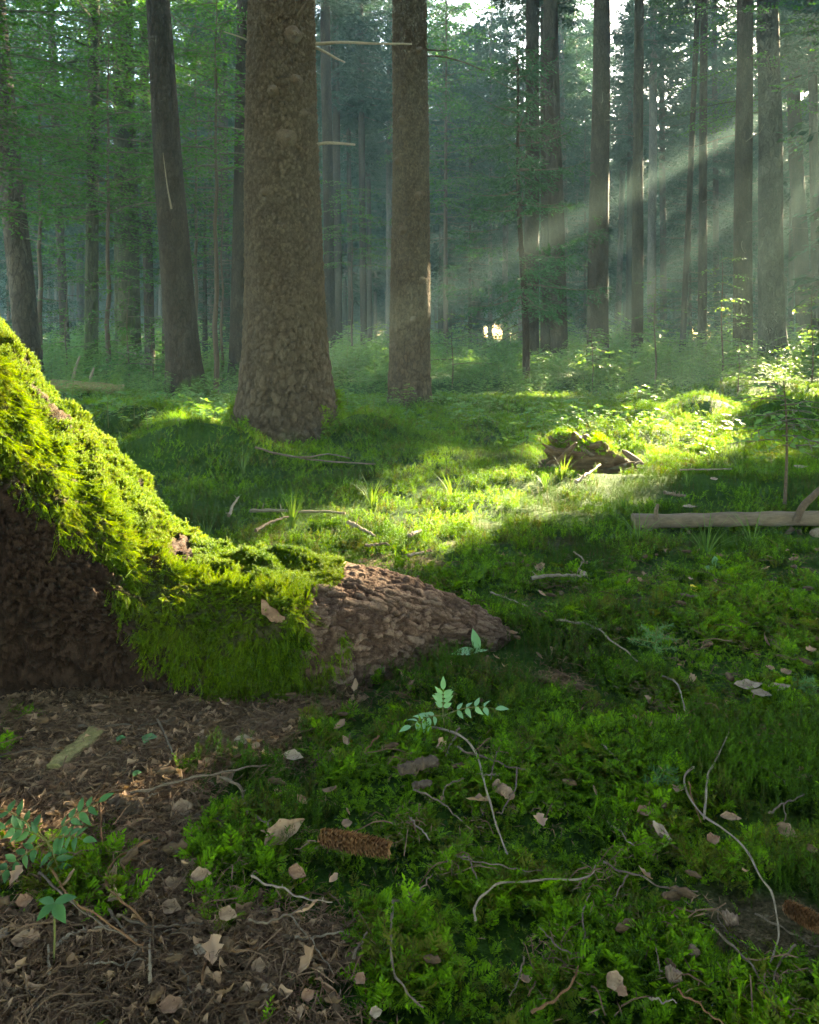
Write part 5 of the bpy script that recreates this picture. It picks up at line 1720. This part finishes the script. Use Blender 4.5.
def spruce_seedling(label, foot, h_px, sd):
    f = gp(*foot, 0)
    h = h_px / FPX * f[1]
    t = thing('spruce_seedling', label, 'seedling', f, group='tiny spruce seedlings')
    r = np.random.default_rng(sd)
    mb = MB()
    lines = [np.array([[0, 0, 0], [.1 * h, 0, h * .5], [.15 * h, 0, h]])]
    for k in range(9):
        a, z = k * 2.4, h * (.25 + .07 * k)
        lines.append(np.array([[.1 * h, 0, z], [math.cos(a) * .35 * h, math.sin(a) * .3 * h, z + .12 * h], [math.cos(a) * .65 * h, math.sin(a) * .55 * h, z + .14 * h]]))
    for l in lines:
        q = smooth_path(l, 26)
        tube(mb, q, .0012, 4, 1)
        for rep in range(2):
            m = len(q)
            tg = norm(np.gradient(q, axis=0))
            diamonds(mb, q, tg * .5 + norm(r.normal(0, 1, (m, 3))) * .8, r.normal(0, 1, (m, 3)), .016, .0022)
    mb.build('shoots', [M['rowan'], M['stem_green']], t)


spruce_seedling('tiny feathery spruce seedling in dark moss right of the long pale stick', (652, 662), 36, 1)
spruce_seedling('tiny blue green spruce seedling in moss above the tall pale straight twig', (660, 796), 24, 2)
spruce_seedling('tiny spruce seedling behind the whitish leaf pair', (802, 700), 20, 3)

GT = [('grass tuft in front of the fallen log', 706, 562, .28, 26), ('grass tuft at the left end of the fallen log', 640, 548, .26, 18), ('arching grass tuft in front of the right part of the fallen log', 752, 552, .26, 12),
      ('sunlit grass tuft at the left of the lit glade', 452, 503, .26, 14), ('pale grass tuft behind the mossy ridge', 292, 528, .3, 26), ('grass tuft before the massive trunk, right of the level pale stick', 372, 508, .26, 16),
      ('blue green grass tuft behind the fallen log', 742, 480, .3, 16), ('grass tuft left of the rotten mossy stump', 545, 470, .3, 10), ('grass tuft on the hummock left of the massive trunk', 243, 474, .32, 14)]
for q, (lab, u, v, h, n) in enumerate(GT):
    p = gp(u, v)
    tag(link('grass_tuft', grass_proto(800 + q, n, h, .0055, .75).mesh('grass_tuft', M['grass'], False), None, p), lab, 'grass tuft', 'grass tufts in the clearing')

# ------------------------------------------------------------------ the bare fallen log on the right
Yl = 4.08
lx0, lx1 = (633 - U0) / FPX * Yl, 3.6
zl = CAM_H - (522 - V0) / FPX * Yl
log = thing('fallen_log', 'bare grey brown fallen log lying on the moss at the right', 'log', (lx0, Yl, float(ground(lx0, Yl))))
lo = np.array([lx0, Yl, float(ground(lx0, Yl))])
s = np.linspace(0, 1, 60)
lp = np.stack([lx0 + (lx1 - lx0) * s, Yl + .02 * np.sin(s * 5), zl + .012 * np.sin(s * 4) + .004 * s], -1) - lo
mb = MB()
tube(mb, lp, .035 + .005 * s + .008 * np.exp(-s / .03) + .006 * np.exp(-((s - .43) / .02) ** 2) + .002 * np.sin(s * 70), 18, bump=.1, seed=3)
mb.build('trunk', M['log'], log)


def lpx(u, v, y=Yl):
    return np.array([(u - U0) / FPX * y, y, CAM_H - (v - V0) / FPX * y]) - lo


for pts, r in [([(657, 520), (656, 511), (658, 504)], .013), ([(646, 528), (640, 536), (634, 541)], .012), ([(650, 530), (651, 538), (654, 544)], .016),
               ([(796, 522), (802, 508), (813, 496), (826, 484), (850, 462)], .020), ([(793, 528), (785, 536), (780, 543)], .013), ([(799, 530), (801, 540), (803, 550)], .012), ([(688, 531), (689, 536), (690, 540)], .010)]:
    q = smooth_path(np.array([lpx(u, v, Yl - .03) for u, v in pts]), 12)
    mb = MB(); tube(mb, q, np.linspace(r, r * .55, len(q)), 9, bump=.3, seed=r * 500); mb.build('branch', M['twig' if pts[0][0] < 790 else 'twig_dark'], log)
# pale bracket fungus on the log
fo = np.array([(816 - U0) / FPX * (Yl - .04), Yl - .04, CAM_H - (533 - V0) / FPX * (Yl - .04)])
mb = MB()
tube(mb, np.array([[0, 0, -.05], [0, -.01, -.02], [0, -.02, 0], [0, -.02, .018], [0, -.02, .03]]), np.array([.012, .03, .042, .03, .006]), 14, bump=.2)
tag(mb.build('fungus', M['leaf_pale'], None, loc=fo), 'pale rounded fungus on the front of the fallen log at the right edge', 'fungus')
# greenish log lying far left
p0, p1 = gp(50, 392), gp(124, 395)
mb = MB(); ss = np.linspace(0, 1, 20)
tube(mb, (p1 - p0) * ss[:, None] + [0, 0, .08], .11 - .03 * ss, 14, bump=.15)
tag(mb.build('mossy_log', M['mossy_wood'], None, loc=p0), 'pale greenish log lying on the ground left of the leaning scarred trunk', 'log')
for lab, pts in [('bare broken stick standing behind the greenish log, left of the black beech', [(70, 385), (75, 370), (80, 356)]), ('bare broken stick standing behind the greenish log, right of the black beech', [(89, 388), (91, 377), (94, 368)])]:
    Yk = 13.6
    q = np.array([[(u - U0) / FPX * Yk, Yk, CAM_H - (v - V0) / FPX * Yk] for u, v in pts]); q[0, 2] = float(ground(q[0, 0], Yk)) - .02
    mb = MB(); tube(mb, smooth_path(q, 9) - q[0], np.linspace(.04, .015, len(smooth_path(q, 9))), 7, bump=.3); tag(mb.build('broken_stick', M['twig_pale'], None, loc=q[0]), lab, 'stick')

# ------------------------------------------------------------------ rotten mossy stumps
def rotten_stump(label, u, v, w_px, h_px, seed, n_spl):
    f = gp(u, v)
    k = f[1] / FPX
    W, Hh = w_px * k / 2, h_px * k
    t = thing('rotten_stump', label, 'stump', f, group='rotten mossy stumps')
    r = np.random.default_rng(seed)
    a, b = np.meshgrid(np.linspace(0, 2 * np.pi, 90, endpoint=False), np.linspace(0, 1, 40), indexing='ij')
    rad = np.sin(b * np.pi / 2) ** .8
    X = np.cos(a) * rad * W; Yy = np.sin(a) * rad * W * .6
    Z = Hh * np.cos(b * np.pi / 2) ** .6 * (1 - .55 * sstep(-.1, 1, X / W))
    rg = np.abs(fbm(X * 7 / W * .4, Yy * 9 / W * .4, Z * 16, seed) - .5) * 2
    m = 1 + .8 * (fbm(X * 5, Yy * 5, Z * 5, seed + 3) - .5) - .35 * (1 - rg)
    V = np.stack([X * m, Yy * m, Z * m - .02], -1)
    mb = MB()
    i, j = np.meshgrid(np.arange(90), np.arange(39), indexing='ij'); i2 = (i + 1) % 90
    mb.add(V, np.stack([i * 40 + j, i * 40 + j + 1, i2 * 40 + j + 1, i2 * 40 + j], -1).reshape(-1, 4))
    mb.build('body', M['rotten'], t)
    for q in range(n_spl):
        x0 = r.uniform(-.5, 1.0) * W; y0 = -r.uniform(.1, .6) * W
        z0 = Hh * r.uniform(.05, .6) * (1 - .5 * max(0, x0 / W))
        d = np.array([r.uniform(.5, 1), r.normal(0, .25), r.normal(.0, .45)]); d /= np.linalg.norm(d)
        L = W * r.uniform(.25, .6)
        ss = np.linspace(-.5, .5, 8)[:, None]
        mb = MB()
        tube(mb, np.array([x0, y0, z0]) + d * ss * L + np.array([0, 0, .03]) * ss ** 2, np.array([.3, .8, 1, 1.1, 1, .9, .7, .25]) * W * .05 * r.uniform(.6, 1.2), 7, bump=.6, seed=q)
        mb.build('splinter', M['rotten' if q % 3 else 'twig'], t)
    n = 1500
    ii, jj = r.integers(0, 90, n), r.integers(0, 30, n)
    p = V[ii, jj]
    ok = (p[:, 2] > Hh * .30) & (p[:, 0] < W * .45) & (fbm(p[:, 0] * 6, p[:, 1] * 6, 0, seed) > .42)
    p = p[ok] + r.normal(0, .012, (ok.sum(), 3))
    ms = scatter('moss_cap', FE, p, ground_rot(len(p), .5), r.uniform(.6, 1.2, len(p)), r.integers(0, len(FE), len(p)), parent=t)
    ms['kind'] = 'stuff'
    return t


rotten_stump('crumbling mossy stump with splintered wood in the middle of the clearing', 583, 470, 116, 48, 5, 16)
rotten_stump('small mossy stump at the back of the clearing', 703, 428, 26, 15, 9, 5)

# ------------------------------------------------------------------ air, light, camera
mb = MB()
x0, x1, y0, y1, z0, z1 = -140, 140, -70, 180, -2.2, 25
c = np.array([[x, y, z] for z in (z0, z1) for y in (y0, y1) for x in (x0, x1)], float)
mb.add(c, np.array([[0, 2, 3, 1], [4, 5, 7, 6], [0, 1, 5, 4], [2, 6, 7, 3], [0, 4, 6, 2], [1, 3, 7, 5]]))
hz = bpy.data.materials.new('haze')
hz.use_nodes = True
hz.node_tree.nodes.clear()
ho = hz.node_tree.nodes.new('ShaderNodeOutputMaterial')
hv = hz.node_tree.nodes.new('ShaderNodeVolumePrincipled')
hv.inputs['Color'].default_value = (.62, .93, .87, 1)
hv.inputs['Density'].default_value = HAZE
hv.inputs['Anisotropy'].default_value = .0
hz.node_tree.links.new(hv.outputs[0], ho.inputs['Volume'])
if HAZE > 0:
    tag(mb.build('haze', hz, None, smooth=False), 'thin bright mist between the trunks', 'haze', kind='stuff')

world = bpy.data.worlds.new('World')
scene.world = world
world.use_nodes = True
wn_ = world.node_tree
bg = wn_.nodes['Background']
sky = wn_.nodes.new('ShaderNodeTexSky')
sky.sky_type = 'NISHITA'
sky.sun_disc = False
sky.sun_elevation = SUN_EL
sky.sun_rotation = SUN_AZ
wn_.links.new(sky.outputs[0], bg.inputs[0])
bg.inputs[1].default_value = SKY

sl = bpy.data.lights.new('Sun', 'SUN')
sl.energy = 5.0
sl.angle = math.radians(.5)
sl.color = (1.0, .87, .60)
so = link('Sun', sl)
so.rotation_euler = Vector(SDIR).to_track_quat('Z', 'Y').to_euler()
so.location = (12, 20, 20)

cam = bpy.data.cameras.new('Camera')
cam.sensor_fit = 'AUTO'
cam.sensor_width = 36
cam.lens = FPX / 1024 * 36
cam.shift_y = -(512 - V0) / 1024
cam.clip_start, cam.clip_end = .05, 1000
co = link('Camera', cam, None, (0, 0, CAM_H))
co.rotation_euler = (math.radians(90), 0, 0)
scene.camera = co

scene.view_settings.view_transform = 'Standard'
scene.view_settings.look = 'None'
scene.view_settings.gamma = 1
scene.view_settings.use_curve_mapping = False
scene.view_settings.exposure = EXPO
scene.view_settings.use_white_balance = True
scene.view_settings.white_balance_temperature = 7200
cy = scene.cycles
cy.max_bounces = 5
cy.diffuse_bounces = 2
cy.glossy_bounces = 1
cy.transmission_bounces = 3
cy.volume_bounces = 0
cy.transparent_max_bounces = 4
cy.use_adaptive_sampling = True
cy.adaptive_threshold = .012
cy.use_denoising = True
cy.denoiser = 'OPENIMAGEDENOISE'
cy.denoising_prefilter = 'ACCURATE'
cy.denoising_input_passes = 'RGB_ALBEDO_NORMAL'
cy.caustics_reflective = cy.caustics_refractive = False
cy.sample_clamp_indirect = 4
